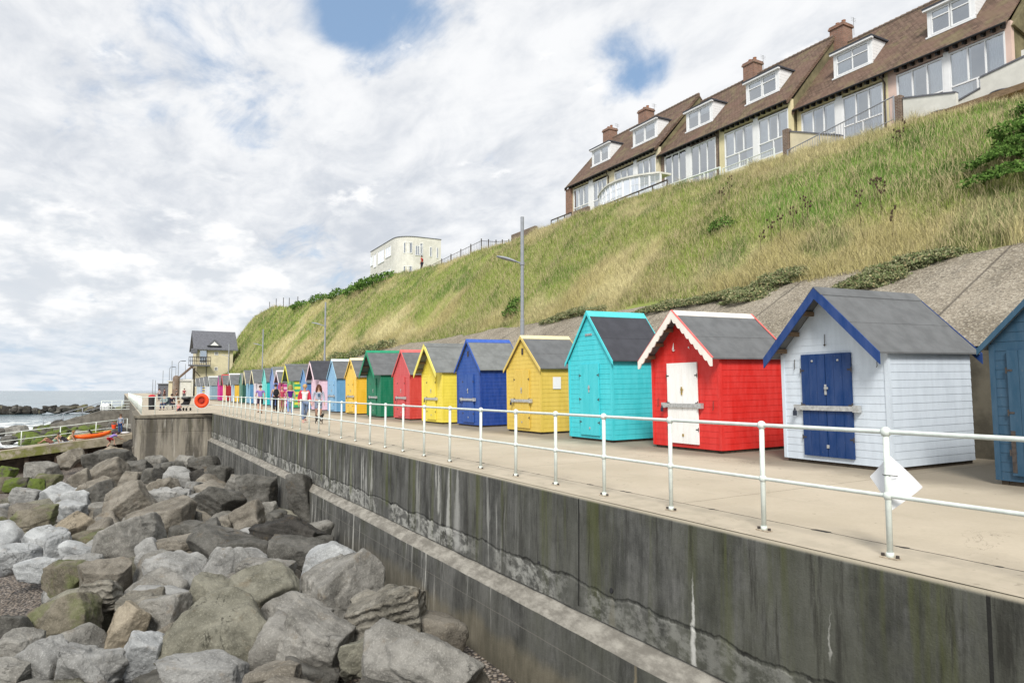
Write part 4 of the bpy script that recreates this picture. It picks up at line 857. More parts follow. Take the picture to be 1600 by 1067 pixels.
hut('amber yellow beach hut with white ridge between green and sky blue huts', 6.05, 40.4, 2.2, 1.75, 2.2, 3.2, .06, .05, (247,208,90), side=(240,190,50), trim=(248,214,110), cap=(250,240,200), doorw=.95, vent='window')
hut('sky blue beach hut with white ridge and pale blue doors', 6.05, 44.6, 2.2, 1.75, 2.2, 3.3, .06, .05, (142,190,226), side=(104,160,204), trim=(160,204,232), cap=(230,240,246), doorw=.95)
hut('pale pink beach hut with black roof and pink barge boards', 6.0, 48.8, 2.2, 1.8, 2.2, 3.35, .40, .05, (240,208,226), trim=(248,222,232), roofm='felt_dark', detail=1, bar=False)
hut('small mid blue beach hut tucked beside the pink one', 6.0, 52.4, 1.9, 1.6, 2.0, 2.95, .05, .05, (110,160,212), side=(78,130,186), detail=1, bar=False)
hut('beach hut striped in green and yellow with yellow barge boards', 6.0, 57.0, 2.3, 2.3, 2.2, 3.4, .42, .05, (120,190,120), stripes=((60,170,120), (226,226,80)), trim=(240,232,80), roofm='felt', detail=1, bar=False)
hut('beach hut striped in magenta and pink with white ridge', 6.0, 61.0, 2.0, 1.9, 2.1, 3.0, .35, .05, (190,50,120), stripes=((196,70,150), (240,190,220)), trim=(240,225,235), cap=(240,235,235), detail=1, bar=False)
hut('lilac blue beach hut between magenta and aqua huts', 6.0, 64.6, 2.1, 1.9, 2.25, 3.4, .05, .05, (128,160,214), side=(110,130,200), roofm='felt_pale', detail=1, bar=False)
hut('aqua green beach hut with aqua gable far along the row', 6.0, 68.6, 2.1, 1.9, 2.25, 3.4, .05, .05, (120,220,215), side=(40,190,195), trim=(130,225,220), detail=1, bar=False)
hut('pale lilac white beach hut with cream barge boards and open gable', 6.0, 73.4, 2.2, 2.0, 2.2, 3.4, .4, .05, (232,224,232), trim=(248,240,200), detail=1, bar=False)
hut('mid blue beach hut with cream barge boards and open gable', 6.0, 78.4, 2.2, 2.0, 2.2, 3.45, .4, .05, (136,186,214), side=(88,146,190), trim=(250,238,190), detail=1, bar=False)
hut('dark bottle green beach hut with grey roof far along the row', 6.0, 83.5, 2.1, 1.9, 2.2, 3.25, .05, .05, (90,140,120), side=(40,90,80), roofm='felt_pale', detail=1, bar=False)
hut('golden yellow beach hut with white barge boards far along the row', 6.0, 90.0, 2.2, 2.0, 2.15, 3.35, .4, .05, (180,205,225), side=(232,190,70), trim=(245,245,240), cap=(240,240,238), detail=1, bar=False)
hut('dark red beach hut with cream front and red gable', 6.0, 98.0, 2.2, 2.0, 2.2, 3.4, .3, .05, (236,214,170), side=(160,30,44), trim=(214,70,80), cap=(200,80,80), detail=1, bar=False)
hut('magenta beach hut with lilac gable far along the row', 6.0, 104, 2.2, 2.0, 2.2, 3.4, .05, .05, (214,60,150), side=(200,40,140), trim=(206,130,200), detail=1, bar=False)
hut('grey blue beach hut with white barge boards near the end of the row', 6.0, 114, 2.2, 2.4, 2.2, 3.45, .3, .05, (150,180,196), side=(136,164,180), trim=(236,240,240), cap=(220,226,228), roofm='felt_pale', detail=0)
hut('white beach hut second from the end of the row', 6.0, 121, 2.2, 2.0, 2.2, 3.5, .3, .05, (220,228,236), trim=(240,242,242), detail=0)
hut('blue and yellow striped beach hut near the end of the row', 6.0, 128, 2.2, 2.0, 2.2, 3.5, .3, .05, (170,190,230), stripes=((50,80,170), (240,220,90)), trim=(240,240,240), detail=0)
hut('pale blue beach hut at the far end of the row', 6.0, 135, 2.2, 2.0, 2.2, 3.5, .3, .05, (196,214,228), trim=(235,238,240), detail=0)
h = hut('slate blue beach hut cut off by the right edge', 5.66, 4.55, 2.3, 2.3, 2.08, 3.22, .12, .05, (44,80,106), trim=(48,86,112), door=(46,82,108), doory=.45, doorw=.95, doorh=1.80, bar=False, yaw=-1)
b = MB(); b.box((-.05, .86, .2), (-.02, .92, .8)); b.build('door_bolt', M['iron'], h)
# ---------------------------------------------------------------- promenade railing
def railing(name, label, pts, posts, h=1.10, rr=.021, mids=(.54,), ball=True, m='rail', pr=.026):
    rt = thing(name, label, 'railing')
    P_ = [Vector(p) for p in pts]
    for nm, hh in [('top_rail', h)] + [('mid_rail', x) for x in mids]:
        b = MB(); b.tube([p + Vector((0, 0, hh)) for p in P_], rr if hh == h else rr*.92, 10); b.build(nm, M[m], rt, smooth=True)
    for p in posts:
        b = MB(); b.tube([(0,0,0), (0,0,h)], pr, 10)
        if ball:
            for hh in [h] + list(mids): b.ball((0,0,hh), .047 if hh == h else .042, 12, 8)
            b.tube([(0,0,0),(0,0,.05)], pr*1.25, 10)
        o = b.build('post', M[m], rt, loc=tuple(p), smooth=True)
        if ball:
            b = MB(); b.box((-.035,-.08,.0), (.035,.08,.010)); b.build('base_plate', M['rust'], o)
            b = MB(); [b.tube([(0,s*.068,.01),(0,s*.068,.034)], .017, 6) for s in (-1,1)]; b.build('bolt', M['iron'], o)
    return rt
M['rust'] = mat('rusty_plate', (.42,.36,.28), .8, .3, 30)
ry = [2.50, 3.90, 5.29, 6.72, 8.09, 9.35, 10.62, 11.97, 13.40, 14.81, 16.16, 17.46, 18.72, 20.07, 21.55, 22.95] + [24.3 + 1.37*i for i in range(18)]
rp = [(float(.30 + edge(y)), y, 0.004) for y in ry]
allp = [(.30, -25, .004), (.30, 1.1, .004)] + rp + [(-.35, 49.2, .004), (-1.25, 50.45, -.01)]
railing('promenade_railing', 'long white tubular railing with ball joints on the sea wall', allp, [(.30, 1.1, .004), (.30, -.3, .004)] + rp + [(-1.25, 50.45, -.02)])
bp = [(-1.29, 50.5, -.02), (-2.55, 50.4, -.04), (-3.75, 50.4, -.05), (-4.5, 50.7, -.06)] + [(-4.5, 50.7 + 1.5*i, -.06) for i in range(1, 8)]
railing('bastion_railing', 'white tubular railing round the edge of the bastion', bp, bp[1:])
fp = [(-4.5, 64 + 3*i, -.06) for i in range(30)]
railing('far_railing', 'distant white railing along the promenade past the bastion', fp, fp, ball=False, pr=.035, rr=.03)
# folded paper tied to the second nearest post
rt = thing('paper_notice', 'folded white paper tied to the railing post near the white hut', 'notice', (.30, 3.90, .66))
def sheet(sgn):
    b = MB(); n = 6
    f = lambda u, v: Vector((0, 0, v)) + Vector((.034 + .05*math.sin(u*2.2) + .04*u*u, -sgn*u*.24, 0))
    for i in range(n):
        for (a0, a1) in ((i/n, (i+1)/n),):
            hh = lambda u: .245*(1-u) + .006
            c = lambda u: -.02*u*sgn
            q = [f(a0, -hh(a0)+c(a0)), f(a1, -hh(a1)+c(a1)), f(a1, hh(a1)*.96+c(a1)), f(a0, hh(a0)*.96+c(a0))]
            b.add([p for p in q] + [p + Vector((-.003, 0, 0)) for p in q], [(0,1,2,3), (7,6,5,4)] + [(0,4,5,1),(1,5,6,2),(2,6,7,3),(3,7,4,0)])
    return b
sheet(1).build('sheet', M['paper'], rt); sheet(-1).build('sheet', M['paper'], rt)
b = MB(); b.tube([(.04, .07, .06), (-.01, .03, .065), (-.03, 0, .066), (-.01, -.03, .065), (.04, -.07, .06)], .004, 5); b.build('string', M['black'], rt)
# lifebuoy on the corner of the railing
p = at(317, 626, 1, 49.4); rt = thing('lifebuoy', 'orange lifebuoy in a round housing hung on the railing corner', 'lifebuoy', tuple(p - _f0*.18), (0, 0, -YAW+R(12)))
orange = mat('orange_plastic', S(240,80,35,.85), .5, .1, 8, .02); dark_or = mat('dark_orange_plastic', S(180,45,25,.8), .5, .1, 8, .02)
b = MB(); n = 20; rr_ = .33
for i in range(n):
    a0, a1 = 2*math.pi*i/n, 2*math.pi*(i+1)/n
    for j in range(8):
        c0, c1 = 2*math.pi*j/8, 2*math.pi*(j+1)/8; q = lambda a, c: ((rr_+.115*math.cos(c))*math.cos(a), .075*math.sin(c), (rr_+.115*math.cos(c))*math.sin(a)*1.05)
        b.quad(q(a0,c0), q(a1,c0), q(a1,c1), q(a0,c1))
b.build('ring', orange, rt, smooth=True)
b = MB(); b.prism([(.30*math.cos(2*math.pi*i/16), .03, .31*math.sin(2*math.pi*i/16)) for i in range(16)], (0, .02, 0)); b.prism([(.12*math.cos(2*math.pi*i/12), -.03, .12*math.sin(2*math.pi*i/12)) for i in range(12)], (0, .05, 0)); b.build('hub', dark_or, rt)
b = MB(); b.tube([(.46*math.cos(2*math.pi*i/24)*(1+.04*(i%3)), -.02, .48*math.sin(2*math.pi*i/24)*(1+.04*(i%3))) for i in range(25)], .012, 5); b.build('rope', M['paper'], rt)
# ---------------------------------------------------------------- lamp posts
def lamp(x, y, label, top=8.6, arm=6.75):
    rt = thing('street_lamp', label, 'street lamp', (x, y, promz(x)), (0,0,0), 'lamp posts behind the huts')
    b = MB(); b.tube([(0,0,0),(0,0,4.2)], .082, 12); b.tube([(0,0,4.2),(0,0,arm)], .07, 12); b.tube([(0,0,arm-.25),(0,0,top-.15)], .072, 12); b.tube([(0,0,4.15),(0,0,4.22)], .09, 12); b.tube([(0,0,arm-.3),(0,0,arm-.18)], .095, 12); b.build('pole', M['lamp_grey'], rt, smooth=False)
    b = MB(); b.tube([(0,0,arm-.24),(-.3,.08,arm-.16)], .03, 8); b.build('bracket', M['lamp_grey'], rt)
    b = MB(); d = Vector((-1, .30, .24)).normalized(); sdv = Vector((.28, 1, 0)).normalized(); o_ = Vector((-.18,.05,arm-.20))
    for u0, u1 in zip([0,.18,.4,.62,.8], [.18,.4,.62,.8,.90]):
        wd = lambda u: .05 + .12*math.sin(min(1, u/.9)*math.pi*.85); hh = lambda u: .03 + .055*math.sin(min(1,u/.92)*math.pi)
        A, B = o_ + d*u0, o_ + d*u1
        q = [A - sdv*wd(u0), A + sdv*wd(u0), B + sdv*wd(u1), B - sdv*wd(u1)]; up = Vector((0,0,1))
        tp = [A - sdv*wd(u0)*.5 + up*hh(u0), A + sdv*wd(u0)*.5 + up*hh(u0), B + sdv*wd(u1)*.5 + up*hh(u1), B - sdv*wd(u1)*.5 + up*hh(u1)]
        b.add(q + tp, [(0,1,2,3),(4,7,6,5),(0,4,5,1),(1,5,6,2),(2,6,7,3),(3,7,4,0)])
    b.build('lantern', M['lamp_grey'], rt)
    return rt
for i, (y, l) in enumerate(((24.8, 'tall grey lamp post rising behind the blue and mustard huts'), (56.8, 'grey lamp post rising behind the pink and sky blue huts'), (85.5, 'grey lamp post rising behind the aqua hut'), (115.3, 'far grey lamp post standing before the seaside house'))): lamp(8.55, y, l)
# ---------------------------------------------------------------- terraced houses on the cliff
def window(parent, name, X, y0, y1, z0, z1, cols=3, rows=(.62,), curt=(0, 1), cmid=False, fr=.08, mull_low=None, facing=-1, blind=0):
    """window in a wall facing -X: frame, glass, curtains"""
    b = MB(); d0, d1 = X-.03, X+.06
    b.box((d0, y0, z0), (d1, y1, z0+fr)); b.box((d0, y0, z1-fr), (d1, y1, z1)); b.box((d0+.001, y0, z0+fr), (d1, y0+fr, z1-fr)); b.box((d0+.001, y1-fr, z0+fr), (d1, y1, z1-fr))
    iw = y1-y0-2*fr; ih = z1-z0-2*fr; zb = z0+fr
    zr = [zb + ih*(1-r_) for r_ in rows]
    for z in zr: b.box((d0+.002, y0+fr, z-fr*.45), (d1-.002, y1-fr, z+fr*.45))
    for k in range(1, cols):
        y = y0+fr+iw*k/cols; b.box((d0+.003, y-fr*.4, (zr[0]+fr*.45 if zr else zb)), (d1-.003, y+fr*.4, z1-fr))
    if zr:
        for k in range(1, (mull_low or cols-1)):
            y = y0+fr+iw*k/(mull_low or cols-1); b.box((d0+.003, y-fr*.4, zb), (d1-.003, y+fr*.4, zr[-1]-fr*.45))
    o = b.build(name, M['plastic_white'], parent)
    g = MB(); g.quad((X+.02, y1-fr, zb), (X+.02, y0+fr, zb), (X+.02, y0+fr, z1-fr), (X+.02, y1-fr, z1-fr)); g.build('pane', M['glass'], o)
    def cur(a, c):
        n = max(4, int((c-a)/.05)); q = MB(); ys_ = [a+(c-a)*i/n for i in range(n+1)]
        for i in range(n): q.quad((X+.16+.025*(i%2), ys_[i], z0+.03), (X+.16+.025*((i+1)%2), ys_[i+1], z0+.03), (X+.16+.025*((i+1)%2), ys_[i+1], z1-.03), (X+.16+.025*(i%2), ys_[i], z1-.03))
        q.build('curtain', M['curtain'], o)
    if 0 in curt: cur(y0+.02, y0+iw*.34)
    if 1 in curt: cur(y1-iw*.40, y1-.02)
    if blind: q = MB(); q.box((X+.10, y0+.05, z1-blind), (X+.12, y1-.05, z1-.03)); q.build('blind', M['curtain'], o)
    return o
EZ, SLO = 18.0, 1.11
M['gable'] = mat('lichen_render', (.17,.15,.085), .9, .3, 1.5, .3, 30, world=True)
def house(label, Y0, Y1, Xe, wins, dorm, chim, wallm, zg=13.2, verge=(0, 0), piers=(), zlow=15.75, kk=1.0):
    # the terrace steps up towards the far end
    EZ = 18.0
    if kk != 1:
        zs_ = lambda z: (z-1.47)*kk + 1.47
        Y0, Y1, Xe, EZ = Y0*kk, Y1*kk, (Xe+5.65)*kk-5.65, zs_(EZ); wins = [(w_[0]*kk, w_[1]*kk, zs_(w_[2]), zs_(w_[3]), *w_[4:]) for w_ in wins]
        dorm = (dorm[0]*kk, dorm[1]*kk, dorm[2]); chim = chim and (chim[0]*kk, *chim[1:])
    rt = thing('terraced_house', label, 'house', (0,0,0), (0,0,0), 'terraced houses on the cliff')
    Xw = Xe + .36; Xr = Xe + 4.5; zr_ = EZ + SLO*4.5; Xb = Xe + 9.0
    b = MB(); b.box((Xw+.35, Y0, zg), (Xw+.5, Y1, zlow-.02)) if False else None
    # front wall built as piers and bands round the openings
    ws = sorted([(w_[0], w_[1]) for w_ in wins]); edges = [Y0] + [q for w_ in ws for q in w_] + [Y1]
    ztop, zb = EZ - .08, min(w_[2] for w_ in wins)
    b.box((Xw, Y0, zg-2), (Xw+.25, Y1, zb))
    b.box((Xw, Y0, ztop-.10), (Xw+.25, Y1, ztop+.25))
    for a, c in zip(edges[0::2], edges[1::2]):
        if c - a > .02: b.box((Xw, a, zb), (Xw+.25, c, ztop-.10))
    gb = MB()
    for yy in (Y0, Y1-.2): gb.prism([(Xw+.26, yy, zg-2), (Xb-.3, yy, zg-2), (Xb-.3, yy, EZ), (Xr, yy, zr_-.25), (Xw+.26, yy, EZ+.15)], (0, .2, 0))
    b.box((Xb-.3, Y0, zg-2), (Xb-.1, Y1, EZ)); b.box((Xw+3.0, Y0+.21, zg-2), (Xw+3.1, Y1-.21, EZ+1.2)); b.box((Xw+.26, Y0+.21, zg-2), (Xb-.31, Y1-.21, zb-.6))
    b.build('wall', wallm, rt); gb.build('gable_wall', M['gable'], rt)
    # white boarding round the windows, as in picture windows
    pnl = MB()
    for a, c in zip(edges[0::2], edges[1::2]):
        if (a, c) not in piers and .02 < c-a < .62 and a != Y0 and c != Y1: pnl.box((Xw-.02, a, zb-.05), (Xw-.002, c, ztop-.02))
    if pnl.v: pnl.build('white_panel', M['plastic_white'], rt)
    for (a, c, z0, z1, cols, rows, curt) in wins: window(rt, 'window', Xw+.02, a, c, z0, z1, cols, rows, curt)
    # roof
    b = MB(); th = .16
    b.prism([(Xe, Y0, EZ), (Xr, Y0, zr_), (Xb, Y0, EZ), (Xb, Y0, EZ-th*.6), (Xr, Y0, zr_-th*1.4), (Xe, Y0, EZ-th*.35)], (0, Y1-Y0, 0)); rf = b.build('roof', M['tile'], rt)
    b = MB(); k = int((Y1-Y0)/.42)
    for i in range(k):
        y = Y0 + .2 + i*.42; b.prism([(Xe+.04, y, EZ-.07), (Xw-.004, y, EZ+.28), (Xw-.004, y, EZ-.12), (Xe+.06, y, EZ-.18)], (0, .09, 0))
    b.tube([(Xe-.04, Y0+.02, EZ-.03), (Xe-.04, Y1-.02, EZ-.03)], .055, 8); b.build('eaves', M['black'], rt)
    b = MB(); n = int((Y1-Y0)/.33)
    for i in range(n): b.tube([(Xr, Y0+.01+i*(Y1-Y0)/n, zr_-.01), (Xr, Y0+(i+.96)*(Y1-Y0)/n, zr_+.02)], .11, 8)
    b.build('ridge_tile', M['brick_brown'], rf)
    for ys_ in (Y0, Y1):
        if ys_ == Y0 and verge[0] or ys_ == Y1 and verge[1]:
            b = MB(); b.prism([(Xe, ys_-.09, EZ+.03), (Xr, ys_-.09, zr_+.03), (Xr, ys_-.09, zr_-.22), (Xe, ys_-.09, EZ-.22)], (0, .085 if ys_ == Y0 else .17, 0)); b.build('verge', M['tile'], rf)
    # dormer
    if dorm:
        y0, y1, typ = dorm; Xd = Xe + 1.32; zb = EZ + SLO*1.32 - .02; zt = zb + 1.46; Xm = Xe + (zt-.0-EZ)/SLO
        b = MB(); wt = M['plastic_white']
        for y in (y0, y1-.1): b.prism([(Xd, y, zb), (Xd, y, zt), (Xm+.1, y, zt), (Xd+.2, y, zb+.2*SLO-.1)][::-1], (0, .1, 0))
        for i in range(7):
            z = zb + .2 + i*.18; xx = Xe + (z-EZ)/SLO
            if z < zt-.1: b.prism([(Xd+.02, y0, z), (Xd+.02, y0, z+.17), (xx+.14, y0, z+.17), (xx-.02, y0, z)][::-1], (0, -.018, 0))
        b.box((Xd, y0+.1, zb), (Xd+.08, y0+.2, zt)); b.box((Xd, y1-.2, zb), (Xd+.08, y1-.1, zt)); b.box((Xd, y0+.2, zt-.14), (Xd+.08, y1-.2, zt)); b.box((Xd, y0+.2, zb), (Xd+.08, y1-.2, zb+.1))
        b.box((Xd+2.2, y0+.1, zb), (Xd+2.25, y1-.1, zt))
        dm = b.build('dormer', wt, rt)
        b = MB(); b.box((Xd-.22, y0-.14, zt+.01), (Xm+.12, y1+.14, zt+.10)); b.build('dormer_roof', M['felt_dark'], dm)
        b = MB(); b.box((Xd-.2, y0-.12, zt-.09), (Xd-.02, y1+.12, zt+.008)); b.build('fascia', wt, dm); b = MB(); b.box((Xd-.10, y0-.06, zb-.05), (Xd-.005, y1+.06, zb+.03)); b.build('dormer_sill', wt, dm)
        if typ == 'wide': w_ = window(dm, 'dormer_window', Xd+.01, y0+.2, y1-.2, zb+.1, zt-.14, 2, (.36,), (1,), fr=.055, mull_low=2)
        else:
            ym = (y0+y1)/2; w_ = window(dm, 'dormer_window', Xd+.01, y0+.2, ym-.02, zb+.1, zt-.14, 1, (.30,) if typ == 'fan' else (), (), fr=.06, blind=.5 if typ != 'fan' else 0); window(dm, 'dormer_window', Xd+.01, ym+.02, y1-.2, zb+.1, zt-.14, 1, (.30,) if typ == 'fan' else (), (), fr=.06, blind=.35)
        # sub-sub parts are not wanted: panes and blinds hang on the dormer itself
        for ww in [c for c in dm.children if c.name.startswith('dormer_window')]:
            for c in list(ww.children): c.parent = dm
    if chim:
        yc, ww, hh, pots = chim; b = MB(); z1 = zr_ + hh
        b.box((Xr-.45, yc-ww/2, zr_-1.0), (Xr+.45, yc+ww/2, z1-.22)); b.box((Xr-.52, yc-ww/2-.07, z1-.22), (Xr+.52, yc+ww/2+.07, z1-.1)); b.box((Xr-.48, yc-ww/2-.03, z1-.1), (Xr+.48, yc+ww/2+.03, z1)); c = b.build('chimney', M['brick'], rt)
        for i in range(pots): b = MB(); yy = yc + (i-(pots-1)/2)*.42; b.tube([(Xr, yy, z1), (Xr, yy, z1+.22), (Xr, yy, z1+.3)], [.13, .11, .13], 10); b.build('chimney_pot', mat('clay_pot', (.3,.14,.08), .85), c)
        b = MB(); b.tube([(Xr+.3, yc-ww/2-.2, z1-.8), (Xr+.3, yc-ww/2-.2, z1+.35)], .012, 5); [b.tube([(Xr+.3-.25, yc-ww/2-.2, z1+.3-i*.1), (Xr+.3+.25, yc-ww/2-.2, z1+.3-i*.1)], .007, 4) for i in range(3)]; b.build('aerial', M['iron'], c)
    return rt
XA, XB, XC = 28.6, 27.0, 25.65; KB, KC = 1.036, 1.0737
U = (.40,)
def W3(a, c, z0=15.3, z1=17.74, cols=3, rows=(.62,), curt=(0, 1)): return (a, c, z0, z1, cols, rows, curt)
h = house('pink walled terraced house nearest the right edge with the largest windows', 16.0, 21.85, XA, [W3(16.25, 18.75, 15.0, 17.78), W3(19.0, 21.4, 15.0, 17.74)], (17.95, 20.25, 'fan'), None, M['pink'], 12.9)
house('terraced house with wide dormer and tall brick chimney above white boarded windows', 21.85, 27.55, XA, [W3(22.15, 24.55, 15.0, 17.7), W3(24.95, 27.25, 15.0, 17.74, 3, (.66,))], (23.3, 25.7, 'wide'), (27.4, .95, 1.25, 2), M['yellow_render'], 13.2, verge=(0, 1))
house('yellow walled terraced house with louvred balcony rail in mid terrace', 26.66, 32.2, XB, [W3(26.85, 29.05, 15.2, 17.66), W3(29.4, 31.75, 15.2, 17.7)], (28.2, 30.75, 'fan'), None, M['yellow_render'], 13.3, verge=(1, 0), kk=KB)
house('terraced house with tall dark windows, brick end wall and twin pot chimney', 32.2, 37.80, XB, [W3(32.5, 34.8, 15.0, 17.8, 3, (), ()), W3(35.2, 37.4, 15.0, 17.9, 3, (), ())], (33.65, 36.15, 'pair'), (32.9, .95, 1.0, 2), M['brick_brown'], 13.4, verge=(0, 1), kk=KB)
house('cream walled terraced house behind the curved conservatory', 36.48, 42.15, XC, [W3(36.75, 38.8, 15.2, 17.66), W3(39.15, 41.4, 15.2, 17.64, 3, ())], (37.6, 40.3, 'pair'), (42.3, 1.0, .95, 2), M['cream'], 13.5, verge=(1, 0), kk=KC)
house('brick ended terraced house at the far left of the row', 42.15, 47.6, XC, [W3(42.35, 44.15, 15.2, 17.6), W3(44.7, 46.85, 15.2, 17.7)], (43.1, 45.5, 'pair'), (47.0, .95, .95, 2), M['cream'], 13.5, verge=(0, 1), kk=KC)
b = MB(); b.box((28.05, 50.45, 11.5), (28.6, 51.15, 19.1)); tag(b.build('brick_pier', M['brick']), 'red brick end pier at the left corner of the terrace', 'pier')
def downpipe(X, y, lab, m, z0=13.6, EZ=18.0):
    b = MB(); b.tube([(X-.36, y, EZ-.08), (X-.02, y+.03, EZ-.45), (X-.06, y+.03, z0)], .05, 8); tag(b.build('drainpipe', M[m]), lab, 'drainpipe')
downpipe(XA+.36, 22.0, 'dark drainpipe between yellow wall and pink wall', 'iron'); downpipe(28.6, 33.4, 'dark drainpipe beside the tall dark windows', 'iron', EZ=18.6); downpipe(28.3, 45.2, 'dark drainpipe above the curved conservatory', 'iron', EZ=19.2)
# house at the right edge
rt = thing('terraced_house', 'cream house at the right edge with a low white eave and black window', 'house', group='terraced houses on the cliff')
b = MB(); b.box((30.6, 7.5, 11), (38, 15.85, 17.1)); b.build('wall', M['stone_white'], rt)
b = MB(); b.prism([(29.9, 7.4, 16.95), (34.5, 7.4, 22.2), (39, 7.4, 17), (39, 7.4, 16.8), (34.5, 7.4, 21.9), (29.9, 7.4, 16.8)], (0, 8.7, 0)); b.build('roof', M['tile'], rt)
b = MB(); b.box((29.75, 7.4, 16.55), (29.9, 16.2, 16.93)); b.build('fascia', M['plastic_white'], rt)
b = MB(); b.box((30.5, 12.6, 14.6), (30.6, 14.9, 16.4)); f_ = b.build('window', M['black'], rt); b = MB(); b.box((30.49, 12.7, 14.7), (30.5, 14.8, 16.3)); b.build('pane', M['glass'], f_)
b = MB(); b.prism([(28.95, 15.86, 17.9), (33.1, 15.86, 22.5), (33.1, 15.86, 17)], (0, .12, 0)); b.build('gable_wall', M['gable'], rt)
# gardens, decks and balustrades
def wallbox(name, lab, lo, hi, m, cat='wall', cop=None):
    rt = thing(name, lab, cat); b = MB(); b.box(lo, hi); b.build('wall', M[m], rt)
    if cop: b = MB(); b.box((lo[0]-.04, lo[1]-.03, hi[2]+.002), (hi[0]+.04, hi[1]+.03, hi[2]+.08)); b.build('coping', M[cop], rt)
    return rt
def slopewall(lab, X, y0, y1, z0, z1a, z1b, m, cop='slate'):
    rt = thing('garden_wall', lab, 'wall'); b = MB(); b.prism([(X, y0, z0), (X, y1, z0), (X, y1, z1b), (X, y0, z1a)][::-1], (.18, 0, 0)); b.build('wall', M[m], rt)
    b = MB(); b.prism([(X-.04, y0, z1a+.002), (X-.04, y1, z1b+.002), (X-.04, y1, z1b+.07), (X-.04, y0, z1a+.07)][::-1], (.26, 0, 0)); b.build('coping', M[cop], rt)
XD = 25.6
slopewall('white garden wall beside the brown brick pier', XD, 16.7, 19.05, 12.4, 14.35, 14.95, 'white_render')
slopewall('cream garden wall behind the black railing', XD, 22.3, 25.35, 12.6, 14.25, 15.45, 'cream')
slopewall('pale green cream wall with dark coping at the right edge', XD, 12.0, 15.7, 12.0, 15.05, 14.6, 'stone_white')
slopewall('low white wall below the pink house windows', XD+1.2, 15.8, 18.6, 12.5, 14.75, 14.1, 'white_render')
wallbox('brick_pier', 'brown brick pier at the end of the white garden wall', (XD-.12, 19.1, 12.4), (XD+.2, 19.4, 15.15), 'brick_brown', 'pier')
wallbox('brick_pier', 'brown brick pier at the left end of the cream garden wall', (XD-.12, 25.4, 12.6), (XD+.2, 25.75, 15.65), 'brick_brown', 'pier')
def balustrade(name, lab, p0, p1, h, n, m, posts=3, bar=.012, rail=.03, pm=.035):
    rt = thing(name, lab, 'railing'); p0, p1 = Vector(p0), Vector(p1)
    b = MB(); b.tube([p0+Vector((0,0,h)), p1+Vector((0,0,h))], rail, 6); b.build('handrail', M[m], rt)
    b = MB(); b.tube([p0+Vector((0,0,.08)), p1+Vector((0,0,.08))], rail*.7, 6)
    for i in range(n): q = p0.lerp(p1, (i+.5)/n); b.tube([q+Vector((0,0,.08)), q+Vector((0,0,h))], bar, 5)
    b.build('baluster', M[m], rt)
    for i in range(posts+1): q = p0.lerp(p1, i/posts); b = MB(); b.tube([q-Vector((0,0,.5)), q+Vector((0,0,h+.03))], pm, 6); b.build('post', M[m], rt)
    return rt
balustrade('balcony_railing', 'dark metal railing sloping up in front of the pale yellow house', (25.3, 25.3, 13.2), (25.3, 19.3, 13.95), 1.15, 40, 'lamp_grey', 3)
balustrade('balcony_railing', 'white thin barred railing at the yellow house balcony', (24.6, 29.3, 13.35), (25.0, 25.9, 13.6), 1.0, 26, 'rail', 2)
balustrade('balcony_railing', 'white topped rail with square posts below the mid terrace windows', (24.2, 35.5, 13.5), (24.5, 29.4, 13.5), .95, 10, 'rail', 5, .03, .06, .06)
def glassrail(lab, p0, p1, h, n, m='lamp_grey'):
    rt = thing('glass_balustrade', lab, 'railing'); p0, p1 = Vector(p0), Vector(p1); z = Vector((0,0,h))
    b = MB(); b.tube([p0+z, p1+z], .05, 6); b.build('handrail', M[m], rt)
    for i in range(n+1): q = p0.lerp(p1, i/n); b = MB(); b.tube([q-Vector((0,0,.6)), q+z], .04, 6); b.build('post', M[m], rt)
    b = MB(); b.quad(p0+Vector((0,0,.1)), p1+Vector((0,0,.1)), p1+z*.94, p0+z*.94); b.build('pane', M['glass'], rt)
glassrail('dark capped glass balustrade below the curved conservatory', (23.7, 40.0, 13.5), (24.0, 33.4, 13.7), 1.0, 5, 'iron'); glassrail('dark capped glass balustrade at the far left end of the terrace', (23.8, 46.8, 13.9), (23.8, 43.9, 13.9), 1.05, 3, 'iron')
wallbox('terrace_wall', 'brown timber wall below the left end house', (23.9, 41.9, 12.8), (24.1, 43.8, 15.0), 'brick_brown', 'wall')
for y0, y1, z, lab in ((12, 26, 13.3, 'timber deck in front of the right hand houses'), (26.2, 36, 13.5, 'timber deck in front of the mid terrace'), (36.2, 47.5, 13.7, 'timber deck in front of the left end houses')):
    b = MB(); b.box((24.35, y0, z-.25), (28.9, y1, z)); tag(b.build('deck', M['timber']), lab, 'deck')
for i, (y, x, lab) in enumerate(((17.0, 25.0, 'round dark garden table at the cliff edge'), (14.6, 25.0, 'wide dark garden table at the right edge'))):
    rt = thing('garden_table', lab, 'table', (x, y, 12.75)); b = MB(); b.tube([(0,0,.66), (0,0,.70)], .45, 20); b.build('table_top', M['slate'], rt); b = MB(); b.tube([(0,0,0), (0,0,.72)], .05, 8); b.tube([(0,0,0), (0,0,.04)], .3, 12); b.build('leg', M['iron'], rt)
